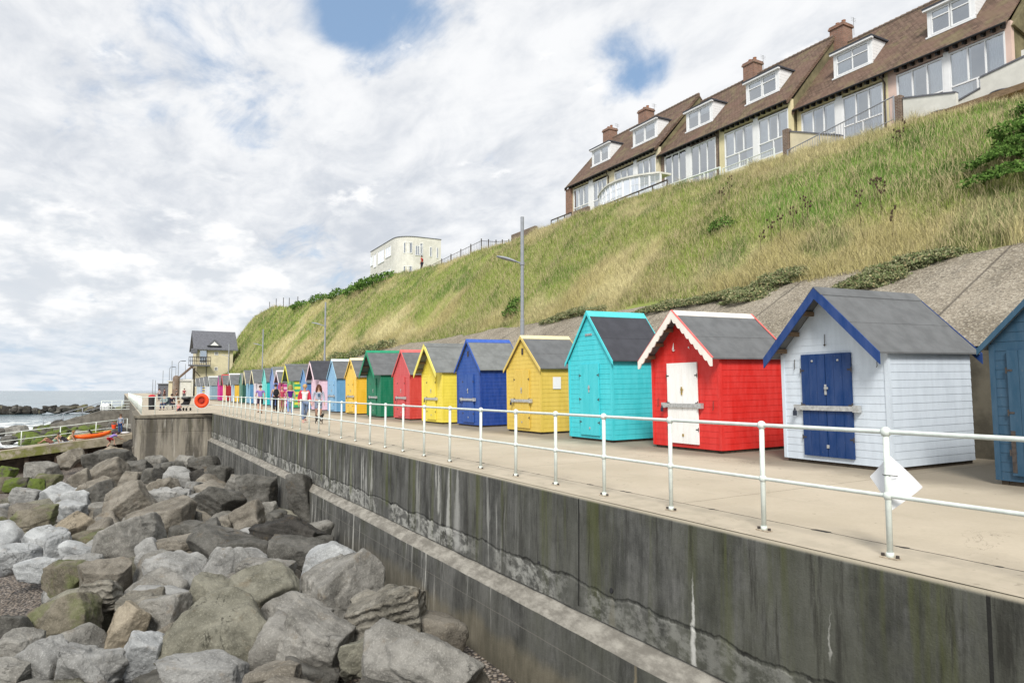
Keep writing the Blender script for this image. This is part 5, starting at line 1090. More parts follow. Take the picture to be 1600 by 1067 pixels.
# conservatory with a bowed front
rt = thing('conservatory', 'white bow fronted conservatory with many small panes', 'conservatory')
n = 10; pl = [(25.9 - 1.9*math.sin(math.pi*(.12 + .76*i/n))**.8, 35.2 + 6.9*i/n) for i in range(n+1)]; zt = lambda i: 15.72 + .16*math.sin(math.pi*i/n); z0 = 13.4
b = MB()
for i, (x, y) in enumerate(pl): b.box((x-.05, y-.045, z0), (x+.05, y+.045, zt(i)))
for i in range(n):
    (xa, ya), (xb, yb) = pl[i], pl[i+1]
    for k, r_ in ((.0, .035), (.40, .03), (1.0, .05)): b.tube([(xa, ya, z0+(zt(i)-z0)*k), (xb, yb, z0+(zt(i+1)-z0)*k)], r_, 6)
    if i not in (3, 8, 9):
        for k in (.6, .8): b.tube([(xa, ya, z0+(zt(i)-z0)*k), (xb, yb, z0+(zt(i+1)-z0)*k)], .012, 4)
        b.tube([((xa+xb)/2, (ya+yb)/2, z0+.9), ((xa+xb)/2, (ya+yb)/2, zt(i))], .012, 4)
b.build('frame', M['plastic_white'], rt)
b = MB(); [b.quad((pl[i][0]+.02, pl[i][1], z0), (pl[i+1][0]+.02, pl[i+1][1], z0), (pl[i+1][0]+.02, pl[i+1][1], zt(i+1)), (pl[i][0]+.02, pl[i][1], zt(i))) for i in range(n)]; b.build('pane', M['glass'], rt)
b = MB(); b.prism([(x-.12, y, zt(i)+.05) for i, (x, y) in enumerate(pl)] + [(25.98, 42.1, 15.8), (25.98, 35.2, 15.8)], (0, 0, .12)); b.build('roof', M['stone_white'], rt)
wallbox('cliff_top_wall', 'low brown brick wall alone on the cliff edge left of the terrace', (22.7, 47.5, 13.4), (22.95, 51.4, 14.55), 'brick_brown')
# cliff top fence
rt = thing('metal_fence', 'thin dark metal fence climbing along the cliff edge', 'fence')
fpts = []
for px, yt, yb in ((655, 424, 432), (690, 406, 414), (720, 391, 406), (752, 375, 397), (775, 377, 390), (795, 376, 383)):
    p = at(px, yb, 0, 23.3); fpts.append((p, abs(at(px, yt, 0, 23.3)[2]-p[2])))
k = 0
for (p, h0), (q, h1) in zip(fpts[:-1], fpts[1:]):
    b = MB()
    zz0, zz1 = float(hz(p[:1], p[1:2])[0]), float(hz(q[:1], q[1:2])[0]); P0, P1 = Vector((p[0], p[1], p[2])), Vector((q[0], q[1], q[2]))
    for f_ in (.12, .93): b.tube([P0+Vector((0,0,h0*f_)), P1+Vector((0,0,h1*f_))], .022, 5)
    m_ = max(4, int((P1-P0).length/.35))
    for i in range(m_): u = i/m_; a = P0.lerp(P1, u); b.tube([a, a+Vector((0,0,h0+(h1-h0)*u))], .011, 4)
    b.build('panel', M['iron'], rt)
    for u in ((0, .5, 1.0) if q is fpts[-1][0] else (0, .5)): a = P0.lerp(P1, u); b = MB(); b.tube([a-Vector((0,0,1.2)), a+Vector((0,0,h0+(h1-h0)*u+.12))], .05, 6); b.build('post', M['iron'], rt)
# white flat roofed block with a rounded corner
rt = thing('apartment_block', 'white flat roofed block with a rounded corner on the cliff top', 'building')
n = 8; out = [(28.2, 107.5), (28.0, 97.0)] + [(30.6 - 2.6*math.cos(math.pi/2*i/n), 96.3 - 2.6*math.sin(math.pi/2*i/n)) for i in range(n+1)] + [(34.35, 93.7), (34.35, 107.5)]
zb, ztp = 13.5, 23.35
b = MB(); b.prism([(x, y, zb) for x, y in out], (0, 0, ztp-zb)); b.build('wall', M['stone_white'], rt)
b = MB(); b.prism([(x+(-.06 if x < 32 else .06), y+(-.06 if y < 100 else .06), ztp-.0) for x, y in out], (0, 0, .09)); b.build('roof', M['slate'], rt)
b = MB(); b.box((32, 96, ztp+.1), (34.5, 98.5, ztp+.6)); b.build('roof_hut', M['stone_white'], rt)
gdark = M['glass']
def bwin(p0, p1, z0, z1, nb=2):
    p0, p1 = Vector((*p0, 0)), Vector((*p1, 0)); d = (p1-p0).normalized(); nn = Vector((d.y, -d.x, 0))
    if nn.x > 0.2 or (abs(nn.x) <= .2 and nn.y > 0): nn = -nn
    b = MB(); a, c = p0+nn*.03, p1+nn*.03
    q = [a+Vector((0,0,z0)), c+Vector((0,0,z0)), c+Vector((0,0,z1)), a+Vector((0,0,z1))]; b.prism(q, -nn*.06); f_ = b.build('window', M['room'], rt)
    b = MB()
    for i in range(nb+1): e = a.lerp(c, i/nb)+nn*.02; b.tube([e+Vector((0,0,z0)), e+Vector((0,0,z1))], .05, 4)
    for z in (z0, z1): b.tube([a+nn*.02+Vector((0,0,z)), c+nn*.02+Vector((0,0,z))], .05, 4)
    b.build('frame', M['plastic_white'], f_); b = MB(); b.quad(*[p+nn*.01 for p in q]); b.build('pane', M['glass'], f_)
fx = lambda y: 28.0 + .2*(y-97)/10.5
for z0, z1 in ((21.0, 22.5), (17.6, 19.1)):
    bwin((28.9, 94.35), (29.95, 93.75), z0, z1, 2); bwin((fx(97.2), 97.2), (fx(99.6), 99.6), z0, z1, 3)
    bwin((fx(100.4), 100.4), (fx(103.3), 103.3), z0-.3, z1+.1, 4)
    bwin((fx(104.3), 104.3), (fx(105.6), 105.6), z0-.5, z1, 2); bwin((fx(106.2), 106.2), (fx(107.2), 107.2), z0, z1, 1)
    bwin((31.1, 93.7), (31.5, 93.7), z0, z1, 1)
ax_ = lambda px: float(at(px, 395, 1, 93.7)[0])
bwin((ax_(649), 93.7), (ax_(660.5), 93.7), 20.7, 22.1, 4); bwin((ax_(671.5), 93.7), (ax_(674.5), 93.7), 20.7, 22.1, 1); bwin((ax_(682), 93.7), (ax_(684.5), 93.7), 20.6, 22.1, 1); bwin((32.6, 93.7), (33.0, 93.7), 17.5, 18.6, 1)
wallbox('cliff_top_wall', 'grey stone garden wall below the white block', (26.2, 99, 14.5), (26.5, 120, 17.1), 'slate'); wallbox('cliff_top_wall', 'pale pinkish wall stub further along the cliff edge', (25.6, 122, 15.5), (26.0, 131, 17.6), 'pink'); wallbox('cliff_top_wall', 'low white parapet at the foot of the white block', (27.3, 96, 14.5), (27.5, 106, 16.5), 'stone_white')
for i, y in enumerate((138, 146, 152, 160, 168)):
    b = MB(); b.tube([(0,0,-1), (0,0,2.0)], .07, 5); o = b.build('fence_post', M['iron'], loc=(23.5, y, float(hz(np.array([23.5]), np.array([float(y)]))[0]))); tag(o, 'thin dark post on the skyline of the far cliff', 'post', 'skyline posts on the far cliff')
# ---------------------------------------------------------------- seaside house with a slate roof at the end of the promenade
Yh = 158.0
def hp(x, y, Y=Yh): return at(x, y, 1, Y)
a, bq = hp(308, 545), hp(362, 545); xl, xr = a[0], bq[0]; ze = hp(330, 543)[2]; zrg = hp(330, 518, Yh+4)[2]
rt = thing('seaside_house', 'cream three storey house with slate roof and corner balcony at the promenade end', 'house')
xr2 = xr + .3
b = MB(); b.box((xl, Yh, -.2), (xr2, Yh+9, ze)); b.prism([(xl, Yh, ze), (xl, Yh+9, ze), (xl, Yh+4.5, zrg-.2)], (xr2-xl, 0, 0)); b.build('wall', M['cream'], rt)
xo = hp(302, 540)[0]
b = MB()
for s_ in (-1, 1):
    y0 = Yh+4.5; y1 = Yh+4.5+s_*5.1; sl_ = (zrg-ze)/4.5; z1 = zrg-sl_*5.1
    b.prism([(xo, y0, zrg+.1), (xo, y1, z1+.1), (xo, y1, z1-.1), (xo, y0, zrg-.1)], (xr2-xo+.9, 0, 0))
rf = b.build('roof', M['slate'], rt)
cx, cz = hp(335, 537)[0], hp(335, 537)[2]
b = MB(); sl_ = (zrg-ze)/4.5; yd = lambda z: Yh + (z-ze)/sl_
b.prism([(cx-1.4, Yh-.35, ze+.35), (cx+1.4, Yh-.35, ze+.35), (cx, Yh-.35, ze+1.75)], (0, 3.2, 0)); o = b.build('roof_gable', M['slate'], rt); b = MB(); b.prism([(cx-.8, Yh-.40, ze+.42), (cx+.8, Yh-.40, ze+.42), (cx, Yh-.40, ze+1.2)], (0, .04, 0)); b.build('window', M['plastic_white'], o)
def rect(name, x0, y0, x1, y1, m, d=.06, par=None):
    p, q = hp(x0, y0), hp(x1, y1); b = MB(); b.box((p[0], Yh-d, q[2]), (q[0], Yh-.003, p[2])); return b.build(name, M[m], par or rt)
for c_ in ((335, 549.5, 341, 555), (335, 573.5, 340, 579)): f_ = rect('window', *c_, 'plastic_white'); p, q = hp(c_[0]+.7, c_[1]+.7), hp(c_[2]-.7, c_[3]-.7); b = MB(); b.box((p[0], Yh-.075, q[2]), (q[0], Yh-.062, p[2])); b.build('pane', M['room'], f_)
f_ = rect('window', 312, 547, 323, 567, 'plastic_white'); p, q = hp(313, 548), hp(322, 566); b = MB(); b.box((p[0], Yh-.075, q[2]), (q[0], Yh-.062, p[2])); b.build('pane', M['glass'], f_)
p0, p1 = hp(294, 570), hp(328, 558); b = MB(); b.box((p0[0], Yh-1.6, p0[2]-.25), (p1[0], Yh-.004, p0[2])); bal = b.build('balcony', M['slate'], rt)
b = MB(); zt_ = p1[2]-.05
for i in range(13): x = p0[0]+(p1[0]-p0[0])*i/12; b.tube([(x, Yh-1.55, p0[2]), (x, Yh-1.55, zt_)], .05, 4)
for z in (zt_, (zt_+p0[2])/2): b.tube([(p0[0], Yh-1.55, z), (p1[0], Yh-1.55, z)], .06, 4)
b.tube([(p0[0]+.1, Yh-1.5, p0[2]), (p0[0]+2.2, Yh-1.5, p0[2]-2.4)], .09, 5); b.build('railing', M['iron'], bal)
p0, p1 = hp(299, 552), hp(311, 545); b = MB(); b.box((p0[0], Yh-.9, p0[2]), (xl-.003, Yh+1, p1[2])); b.build('bay', M['slate'], rt)
b = MB(); p = hp(322, 590); b.tube([(p[0], Yh-.08, .0), (p[0], Yh-.08, ze)], .07, 6); p = hp(358, 545); b.tube([(p[0], Yh-.08, .0), (p[0], Yh-.08, ze)], .09, 6); b.build('drainpipe', M['slate'], rt)
# lower building with a brown pitched roof beside it
p, q = hp(283, 592), hp(304, 578); rt = thing('low_building', 'low building with a brown sloping roof left of the seaside house', 'building')
b = MB(); b.box((p[0], Yh+2, -.1), (q[0], Yh+8, p[2])); b.build('wall', M['white_render'], rt); b = MB(); b.prism([(p[0]-.6, Yh+1.5, p[2]+.0), (q[0], Yh+1.5, p[2]+3.0), (q[0], Yh+1.5, p[2]+2.6), (p[0]-.6, Yh+1.5, p[2]-.3)], (0, 7, 0)); b.build('roof', M['tile'], rt)
# small things at the far end of the promenade
def far(name, lab, cat, x0, yt, x1, yb, Y, m, dep=2.0, roof=None):
    p, q = at(x0, yt, 1, Y), at(x1, yb, 1, Y); z0 = promz(q[0])-.05; rt = thing(name, lab, cat); b = MB(); b.box((p[0], Y, z0), (q[0], Y+dep, p[2])); b.build('wall', M[m], rt, bevel=.05)
    if roof: b = MB(); b.box((p[0]-.2, Y-.25, p[2]+.003), (q[0]+.2, Y+dep+.2, p[2]+.16)); b.build('roof', M[roof], rt)
    return rt
far('shelter', 'grey green flat roofed shelter far along the promenade', 'shelter', 248, 600, 264, 610, 150, 'slate', 3, 'lamp_grey')
far('gate_pillar', 'cream square pillar far along the promenade', 'pillar', 264, 596, 271, 611, 128, 'cream', 1.2, 'stone_white')
far('kiosk', 'white kiosk with a flat roof beside the last huts', 'kiosk', 283, 595, 299, 603, 148, 'white_render', 3, 'plastic_white')
rt = thing('sculpture', 'brown rounded brick pillar beside the cream pillar', 'pillar'); p = at(275, 602, 1, 125); b = MB(); b.tube([(p[0], 125, 0), (p[0], 125, at(275, 591, 1, 125)[2]), (p[0], 125, at(275, 588, 1, 125)[2]), (p[0], 125, at(275, 586.5, 1, 125)[2])], [.55, .52, .4, .15], 12); b.build('shaft', M['brick_brown'], rt)
for x, yt, Y, hd in ((279, 566, 140, 1), (269, 563, 150, 0), (265, 575, 170, 1), (255, 578, 190, 0), (275, 573, 200, 0), (290, 568, 190, 0), (239, 592, 160, 0), (243, 593, 175, 0)):
    p = at(x, yt, 1, Y); lab = 'far lamp post with a hooked head by the seaside house' if hd else 'thin far mast rising over the promenade end'
    rt = thing('far_mast' if not hd else 'street_lamp', lab, 'mast' if not hd else 'street lamp', (p[0], Y, -.1), group='thin masts at the promenade end' if not hd else 'hooked lamps at the promenade end'); b = MB(); b.tube([(0,0,0), (0,0,p[2])], [.11, .06], 6)
    b.build('pole', M['lamp_grey'], rt)
    if hd: b = MB(); b.tube([(0,0,p[2]), (.25,0,p[2]+.3), (.7,0,p[2]+.35)], .05, 5); b.box((.5,-.15,p[2]+.28), (1.2,.15,p[2]+.42)); b.build('lantern', M['slate'], rt)
# ---------------------------------------------------------------- slipways
RY0, RY1 = 57.5, 60.3
def rampz(X): return -1.62 + (X + 4.85)*.118
rt = thing('slipway', 'concrete slipway with the kayak running down from the bastion, green stained edge', 'ramp')
def conc(name, weed):
    m = bpy.data.materials.new(name); m.use_nodes = True; t = NT(m.node_tree); b = t.N['Principled BSDF']; ge = t.n('ShaderNodeNewGeometry'); g = ge.outputs['Position']
    c = t.mix(t.step(t.noise(g, 1.2, 6, .65), .35, .66), (.16,.135,.095), (.34,.30,.235)); X = t.n('ShaderNodeSeparateXYZ', {0: g}).outputs[0]
    nz = t.n('ShaderNodeSeparateXYZ', {0: ge.outputs['Normal']}).outputs[2]
    wd = t.math('MULTIPLY', t.math('MULTIPLY', t.step(t.noise(g, 1.6, 5, .7), .38, .58), t.step(X, -6, -10)), t.step(nz, .6, .3)); c = t.mix(t.math('MULTIPLY', wd, weed), c, (.12,.13,.02))
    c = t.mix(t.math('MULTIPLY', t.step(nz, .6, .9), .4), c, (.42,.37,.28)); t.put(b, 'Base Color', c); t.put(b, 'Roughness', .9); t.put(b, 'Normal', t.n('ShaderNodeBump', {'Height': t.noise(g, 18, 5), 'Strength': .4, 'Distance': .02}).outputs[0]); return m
cm = conc('slipway_concrete', .9)
b = MB(); x0, x1 = -27.0, -4.86
b.prism([(x1, RY0, rampz(x1)), (x0, RY0, rampz(x0)), (x0, RY0, rampz(x0)-.62), (x1, RY0, rampz(x1)-.62)], (0, RY1-RY0, 0)); b.build('deck', cm, rt, bevel=.03)
b = MB()
for i in range(12): x = -6 - i*1.7; b.box((x-.12, RY0+.25, -6), (x+.12, RY0+.5, rampz(x)-.62))
b.box((-26, RY0+.9, -6), (-5, RY0+1.1, -2.4) ); b.build('pile', mat('rusty_pile', (.05,.035,.025), .9, .4, 3), rt)
pts = [(x, RY1-.1, rampz(x)) for x in (-5.2, -7.2, -9.4, -11.7, -14.0, -16.4, -19, -22)]
railing('slipway_railing', 'white railing on the far side of the kayak slipway', pts, pts, 1.05, .022, (.5,), False, 'rail', .03)
YP = 112.0
pa, pb = at(222, 641, 1, YP), at(158, 642, 1, YP); zp = pa[2]
rt = thing('slipway', 'grey concrete ramp with railing descending past dark rocks beyond the kayak slipway', 'ramp')
pe = at(40, 692, 1, YP+4)
b = MB(); b.prism([(pa[0]+2, YP, zp), (pb[0], YP, zp), (pe[0], YP, -4.0), (pe[0], YP, -5.5), (pa[0]+2, YP, -5.5)], (0, 4, 0)); b.build('deck', mat('grey_ramp', (.15,.14,.12), .9, .3, 1.5, .4, 12, world=True), rt)
q = [(pa[0], YP+.2, zp), ((pa[0]+pb[0])/2, YP+.2, zp), (pb[0], YP+.2, zp)]; railing('platform_railing', 'white four bar railing on the flat landing beyond the bastion', q, q + [((pa[0]*3+pb[0])/4, YP+.2, zp), ((pa[0]+pb[0]*3)/4, YP+.2, zp)], 1.35, .05, (.95, .55, .2), False, 'rail', .06)
q = [(pb[0]+(pe[0]-pb[0])*u, YP+.2, zp+(-4.0-zp)*u) for u in (0, .25, .5, .75)]; railing('ramp_railing', 'grey railing descending along the far ramp', q, q, 1.1, .045, (.5,), False, 'lamp_grey', .05)
wallbox('stone_pier', 'brown stone pier at the inner end of the landing', (at(214, 630, 1, YP)[0], YP-.5, zp-1), (at(223, 630, 1, YP)[0], YP+2, at(214, 627, 1, YP)[2]), 'brick_brown', 'pier')
p = at(217, 660, 1, 80); b = MB()
rt = thing('marker_post', 'tall white post standing beside the landing railing', 'post', (at(213, 640, 1, YP)[0], YP-1, zp)); b = MB(); b.tube([(0,0,-1), (0,0,at(213, 618, 1, YP)[2]-zp)], .12, 6); b.build('shaft', M['rail'], rt)
# ---------------------------------------------------------------- people, dog, kayak
SKIN = mat('skin', (.48,.29,.21), .6, .06, 10, 0); SKIN2 = mat('tanned_skin', (.36,.2,.13), .6, .06, 10, 0)
_cm = {}
def cloth(rgb, k=.85):
    if rgb not in _cm: _cm[rgb] = mat('cloth', S(*rgb, k), .9, .12, 14, .25, 60)
    return _cm[rgb]
def skin(name, V, E, m, parent, sub=2):
    """V: {key: (pos, radius)}; E: pairs of keys; one continuous skinned surface rooted at the first key"""
    ks = list(V); ix = {k: i for i, k in enumerate(ks)}
    me = bpy.data.meshes.new(name); me.from_pydata([tuple(V[k][0]) for k in ks], [(ix[a], ix[b]) for a, b in E], []); me.materials.append(m)
    o = bpy.data.objects.new(name, me); COL.objects.link(o); o.parent = parent
    sk = o.modifiers.new('Skin', 'SKIN'); sk.use_smooth_shade = True
    for i, k in enumerate(ks):
        r_ = V[k][1]; me.skin_vertices[0].data[i].radius = r_ if isinstance(r_, tuple) else (r_, r_); me.skin_vertices[0].data[i].use_root = (i == 0)
    s_ = o.modifiers.new('Subdivision', 'SUBSURF'); s_.levels = s_.render_levels = sub
    return o
def person(label, loc, rz_, h=1.68, pose='stand', top=(200,60,60), bottom=(60,70,100), shorts=False, sleeve='short', hair=(60,40,25), hairlen=.0, shoes=(40,40,45), sk=None, extra=None, wide=1.0, arms=None, stride=.0, group=None, skirt=None):
    s = h/1.70; rt = thing('person', label, 'person', tuple(loc), (0, 0, rz_), group); sk = sk or SKIN
    V3 = lambda *p: Vector(p)*s
    J = dict(pel=V3(0,0,.95), wst=V3(0,0,1.10), che=V3(0,.0,1.30), nk0=V3(0,0,1.44), nk1=V3(0,.015,1.51))
    for q, sg in (('L', -1), ('R', 1)):
        st = stride*sg
        J['hip'+q] = V3(.10*sg, 0, .90); J['kne'+q] = V3(.11*sg, st*.5+.03, .49+abs(st)*.02); J['ank'+q] = V3(.11*sg, st-(.12 if st < 0 else 0)*abs(stride)/.25, .09 + (.06 if st < 0 and stride > .1 else 0)); J['toe'+q] = J['ank'+q] + V3(.02*sg, .16, -.05)
        J['sho'+q] = V3(.185*sg*wide, 0, 1.41); J['elb'+q] = V3(.235*sg*wide, -st*.35-.03, 1.13); J['wri'+q] = V3(.24*sg*wide, -st*.7+.06, .89)
    head = V3(0, .03, 1.60); turn = 0
    if pose == 'sit':
        J.update(pel=V3(0,0,.46), wst=V3(0,-.04,.60), che=V3(0,-.06,.80), nk0=V3(0,-.05,.95), nk1=V3(0,-.03,1.02)); head = V3(0,.0,1.11)
        for q, sg in (('L', -1), ('R', 1)): J.update({'hip'+q: V3(.10*sg,.02,.45), 'kne'+q: V3(.12*sg,.44,.48), 'ank'+q: V3(.12*sg,.42,.09), 'toe'+q: V3(.14*sg,.58,.04), 'sho'+q: V3(.18*sg*wide,-.05,.91), 'elb'+q: V3(.23*sg,.08,.68), 'wri'+q: V3(.12*sg,.30,.58)})
    if pose == 'lounge':
        J.update(pel=V3(0,0,.12), wst=V3(0,-.13,.20), che=V3(0,-.28,.36), nk0=V3(0,-.36,.48), nk1=V3(0,-.38,.55)); head = V3(0,-.39,.65)
        for q, sg in (('L', -1), ('R', 1)): J.update({'hip'+q: V3(.10*sg,.04,.11), 'kne'+q: V3(.12*sg,.44,.42 if sg > 0 else .30), 'ank'+q: V3(.12*sg,.72,.09), 'toe'+q: V3(.13*sg,.86,.08), 'sho'+q: V3(.18*sg,-.34,.45), 'elb'+q: V3(.24*sg,-.48,.22), 'wri'+q: V3(.22*sg,-.52,.03)})
    if pose == 'climb':
        J.update(pel=V3(0,0,.74), wst=V3(0,.13,.82), che=V3(0,.30,.92), nk0=V3(0,.43,.99), nk1=V3(0,.49,1.02)); head = V3(0,.58,1.06)
        for q, sg in (('L', -1), ('R', 1)): J.update({'hip'+q: V3(.10*sg,0,.70), 'kne'+q: V3(.12*sg,.14 if sg < 0 else .36,.40 if sg < 0 else .58), 'ank'+q: V3(.12*sg,-.12 if sg < 0 else .34,.09 if sg < 0 else .22), 'toe'+q: V3(.12*sg,.03 if sg < 0 else .5,.04 if sg < 0 else .18), 'sho'+q: V3(.17*sg,.40,.97), 'elb'+q: V3(.20*sg,.62,.78), 'wri'+q: V3(.18*sg,.84,.66)})
    if arms:
        for k, v in arms.items(): J[k] = V3(*v)
    E = [('pel','wst'),('wst','che'),('che','nk0'),('nk0','nk1')]
    V = {'pel': (J['pel'], (.125*s*wide, .10*s)), 'wst': (J['wst'], (.115*s*wide, .09*s)), 'che': (J['che'], (.135*s*wide, .10*s)), 'nk0': (J['nk0'], .06*s), 'nk1': (J['nk1'], .052*s)}
    hd = (head - J['nk1']).normalized(); V['hd0'] = (head - hd*.03*s, .072*s); V['hd1'] = (head + hd*.045*s, .088*s); V['hd2'] = (head + hd*.115*s, .060*s); E += [('nk1','hd0'),('hd0','hd1'),('hd1','hd2')]
    for q in 'LR':
        for k, r_ in (('hip', .085), ('kne', .055), ('ank', .036), ('toe', .03)): V[k+q] = (J[k+q], r_*s)
        for k, r_ in (('sho', .055), ('elb', .038), ('wri', .026)): V[k+q] = (J[k+q], r_*s)
        E += [('pel','hip'+q),('hip'+q,'kne'+q),('kne'+q,'ank'+q),('ank'+q,'toe'+q),('che','sho'+q),('sho'+q,'elb'+q),('elb'+q,'wri'+q)]
        d = (J['wri'+q]-J['elb'+q]).normalized(); sd_ = d.cross(Vector((1,0,0))).normalized(); V['pal'+q] = (J['wri'+q]+d*.075*s, (.034*s,.02*s)); E.append(('wri'+q,'pal'+q))
        for i, (o_, l_) in enumerate(((-.027,.075),(-.009,.088),(.009,.084),(.027,.066))):
            a = J['wri'+q]+d*.105*s+sd_*o_*s; V[f'f{i}a'+q] = (a, .0095*s); V[f'f{i}b'+q] = (a+d*l_*.5*s+Vector((0,0,-.004*s)), .0088*s); V[f'f{i}c'+q] = (a+d*l_*.85*s+d.cross(sd_)*(.018*s), .0078*s); E += [('pal'+q,f'f{i}a'+q),(f'f{i}a'+q,f'f{i}b'+q),(f'f{i}b'+q,f'f{i}c'+q)]
        V['th'+q] = (J['wri'+q]+d*.085*s+sd_*.052*s, .0105*s); E.append(('wri'+q,'th'+q))
    bd = skin('body', V, E, sk, rt)
    # face
    fw_ = Vector((0, 1, 0)); b = MB(); c = head + hd*.03*s
    b.ball(c + fw_*.088*s - hd*.02*s, .016*s, 6, 4, (1, 1, 1.4)); b.build('nose', sk, rt, smooth=True)
    b = MB(); [b.ball(c + fw_*.080*s + hd*.012*s + Vector((sg*.032*s,0,0)), .010*s, 6, 4) for sg in (-1,1)]; b.box(tuple(c + Vector((-.022*s,.078*s,-.062*s))), tuple(c + Vector((.022*s,.086*s,-.054*s)))); b.build('eyes_and_mouth', M['iron'], rt)
    b = MB(); [b.ball(c + Vector((sg*.088*s,0,-.005*s)), .02*s, 6, 4, (.5,.8,1.4)) for sg in (-1,1)]; b.build('ear', sk, rt, smooth=True)
    # hair
    hm = mat('hair', S(*hair, .8), .7, .3, 30, .4, 90); b = MB(); b.ball(head + hd*.05*s - fw_*.014*s, .108*s, 14, 9, (.96,1.0,1.08), z0=-.25)
    o = b.build('hair', hm, rt, smooth=True)
    if hairlen:
        hv = {'a': (head + hd*.06*s - fw_*.05*s, (.085*s,.06*s)), 'b': (head - hd*.05*s - fw_*.06*s, (.105*s,.05*s)), 'c': (head - hd*(.05+hairlen*.6)*s - fw_*.05*s, (.13*s,.05*s)), 'd': (head - hd*(.05+hairlen)*s - fw_*.05*s, (.10*s,.035*s))}
        skin('long_hair', hv, [('a','b'),('b','c'),('c','d')], hm, rt, 1)
        for sg in (-1, 1): b = MB(); b.tube([head + hd*.09*s + Vector((sg*.07*s,.02*s,0)), head - hd*.02*s + Vector((sg*.10*s,.035*s,0)), head - hd*(.05+hairlen*.6)*s + Vector((sg*.115*s,.05*s,0)), head - hd*(.05+hairlen)*s + Vector((sg*.10*s,.06*s,0))], [.035*s,.045*s,.05*s,.02*s], 8); b.build('hair_strand', hm, rt, smooth=True)
    # clothes
    g = 1.14
    if top:
        T = {'che': (J['che'], (.135*s*wide*g, .10*s*g)), 'wst': (J['wst'], (.115*s*wide*g, .09*s*g*1.05)), 'pel': (J['pel'] + (J['wst']-J['pel'])*.15, (.125*s*wide*g, .10*s*g)), 'nk0': (J['che'] + (J['nk0']-J['che'])*.85, .07*s)}
        TE = [('che','wst'),('wst','pel'),('che','nk0')]
        for q in 'LR':
            T['sho'+q] = (J['sho'+q], .068*s); TE.append(('che','sho'+q))
            if sleeve == 'none': T['sho'+q] = (J['sho'+q]*.93 + J['che']*.07, .06*s); continue
            e = J['sho'+q].lerp(J['elb'+q], .6 if sleeve == 'short' else 1.0); T['elb'+q] = (e, .055*s); TE.append(('sho'+q,'elb'+q))
            if sleeve == 'long': T['wri'+q] = (J['elb'+q].lerp(J['wri'+q], .92), .042*s); TE.append(('elb'+q,'wri'+q))
        skin('top', T, TE, cloth(top), rt)
    if bottom:
        Bv = {'pel': (J['pel'], (.125*s*wide*g, .10*s*g))}; BE = []
        for q in 'LR':
            Bv['hip'+q] = (J['hip'+q], .098*s); BE.append(('pel','hip'+q))
            if shorts: Bv['kne'+q] = (J['hip'+q].lerp(J['kne'+q], .85), .082*s); BE.append(('hip'+q,'kne'+q))
            else: Bv['kne'+q] = (J['kne'+q], .072*s); Bv['ank'+q] = (J['kne'+q].lerp(J['ank'+q], .93), .058*s); BE += [('hip'+q,'kne'+q),('kne'+q,'ank'+q)]
        skin('trousers' if not shorts else 'shorts', Bv, BE, cloth(bottom), rt)
    if shoes:
        for q in 'LR': skin('shoe', {'a': (J['ank'+q] + Vector((0,-.03*s,-.04*s)), .045*s), 'b': (J['ank'+q].lerp(J['toe'+q], .6) + Vector((0,0,-.02*s)), (.045*s,.035*s)), 'c': (J['toe'+q] + Vector((0,.02*s,-.01*s)), .032*s)}, [('a','b'),('b','c')], cloth(shoes), rt, 1)
    rt['J'] = 0
    del rt['J']
    return rt, J, s
def pg(x, y, X0=.15, sl=.017):
    d = ray(x, y); t_ = (sl*(CAMP[0]-X0) - CAMP[2])/(d[2] - sl*d[0]); return CAMP + d*t_
TOW = math.pi       # a figure looking back along the promenade, towards the camera
p = pg(406, 646); person('person in a lilac top and dark knee length shorts walking away from the camera', p, R(-4), 1.72, 'stand', (150,125,195), (50,40,60), True, 'short', (70,55,50), shoes=(60,45,40), wide=1.08, stride=.16)
p = pg(430, 645); rt, J, s = person('person with a black backpack, pale vest and black trousers walking away', p, R(0), 1.78, 'stand', (214,196,170), (28,28,34), False, 'none', (48,36,28), stride=.18)
b = MB(); b.ball(J['che'] + Vector((0,-.19,-.08)), .2, 12, 8, (.85,.62,1.25)); b.ball(J['che'] + Vector((0,-.30,-.16)), .12, 10, 6, (1,.5,1)); o = b.build('backpack', cloth((30,32,38)), rt, smooth=True)
b = MB(); [b.tube([J['che']+Vector((sg*.11,-.12,.13)), J['che']+Vector((sg*.12,.10,.10)), J['che']+Vector((sg*.14,.06,-.15)), J['che']+Vector((sg*.13,-.1,-.2))], .018, 6) for sg in (-1,1)]; b.build('strap', cloth((30,32,38)), rt)
p = pg(440, 643.5); person('person in a rose red shirt and tan trousers half hidden behind the backpacker', p, R(5), 1.62, 'stand', (190,72,96), (176,150,118), False, 'short', (190,120,110), stride=.1)
p = pg(453, 649); rt, J, s = person('person in a purple top with a white jacket tied at the waist and blue jeans', p, R(-3), 1.70, 'stand', (88,32,130), (120,150,200), False, 'none', (170,140,95), hairlen=.08, shoes=(150,110,180), stride=.12, wide=1.05)
skin('tied_jacket', {'a': (J['pel']+Vector((0,0,.05)), (.175,.15)), 'b': (J['pel']+Vector((0,-.02,-.12)), (.19,.16)), 'c': (J['pel']+Vector((0,-.04,-.2)), (.15,.13))}, [('a','b'),('b','c')], cloth((240,242,250)), rt, 1)
p = pg(475, 660); rt, J, s = person('person in a red cardigan over a white blouse walking towards the camera', p, TOW+R(8), 1.68, 'stand', (244,244,246), (122,140,170), False, 'short', (196,160,110), shoes=(220,170,170), stride=.16, wide=1.04)
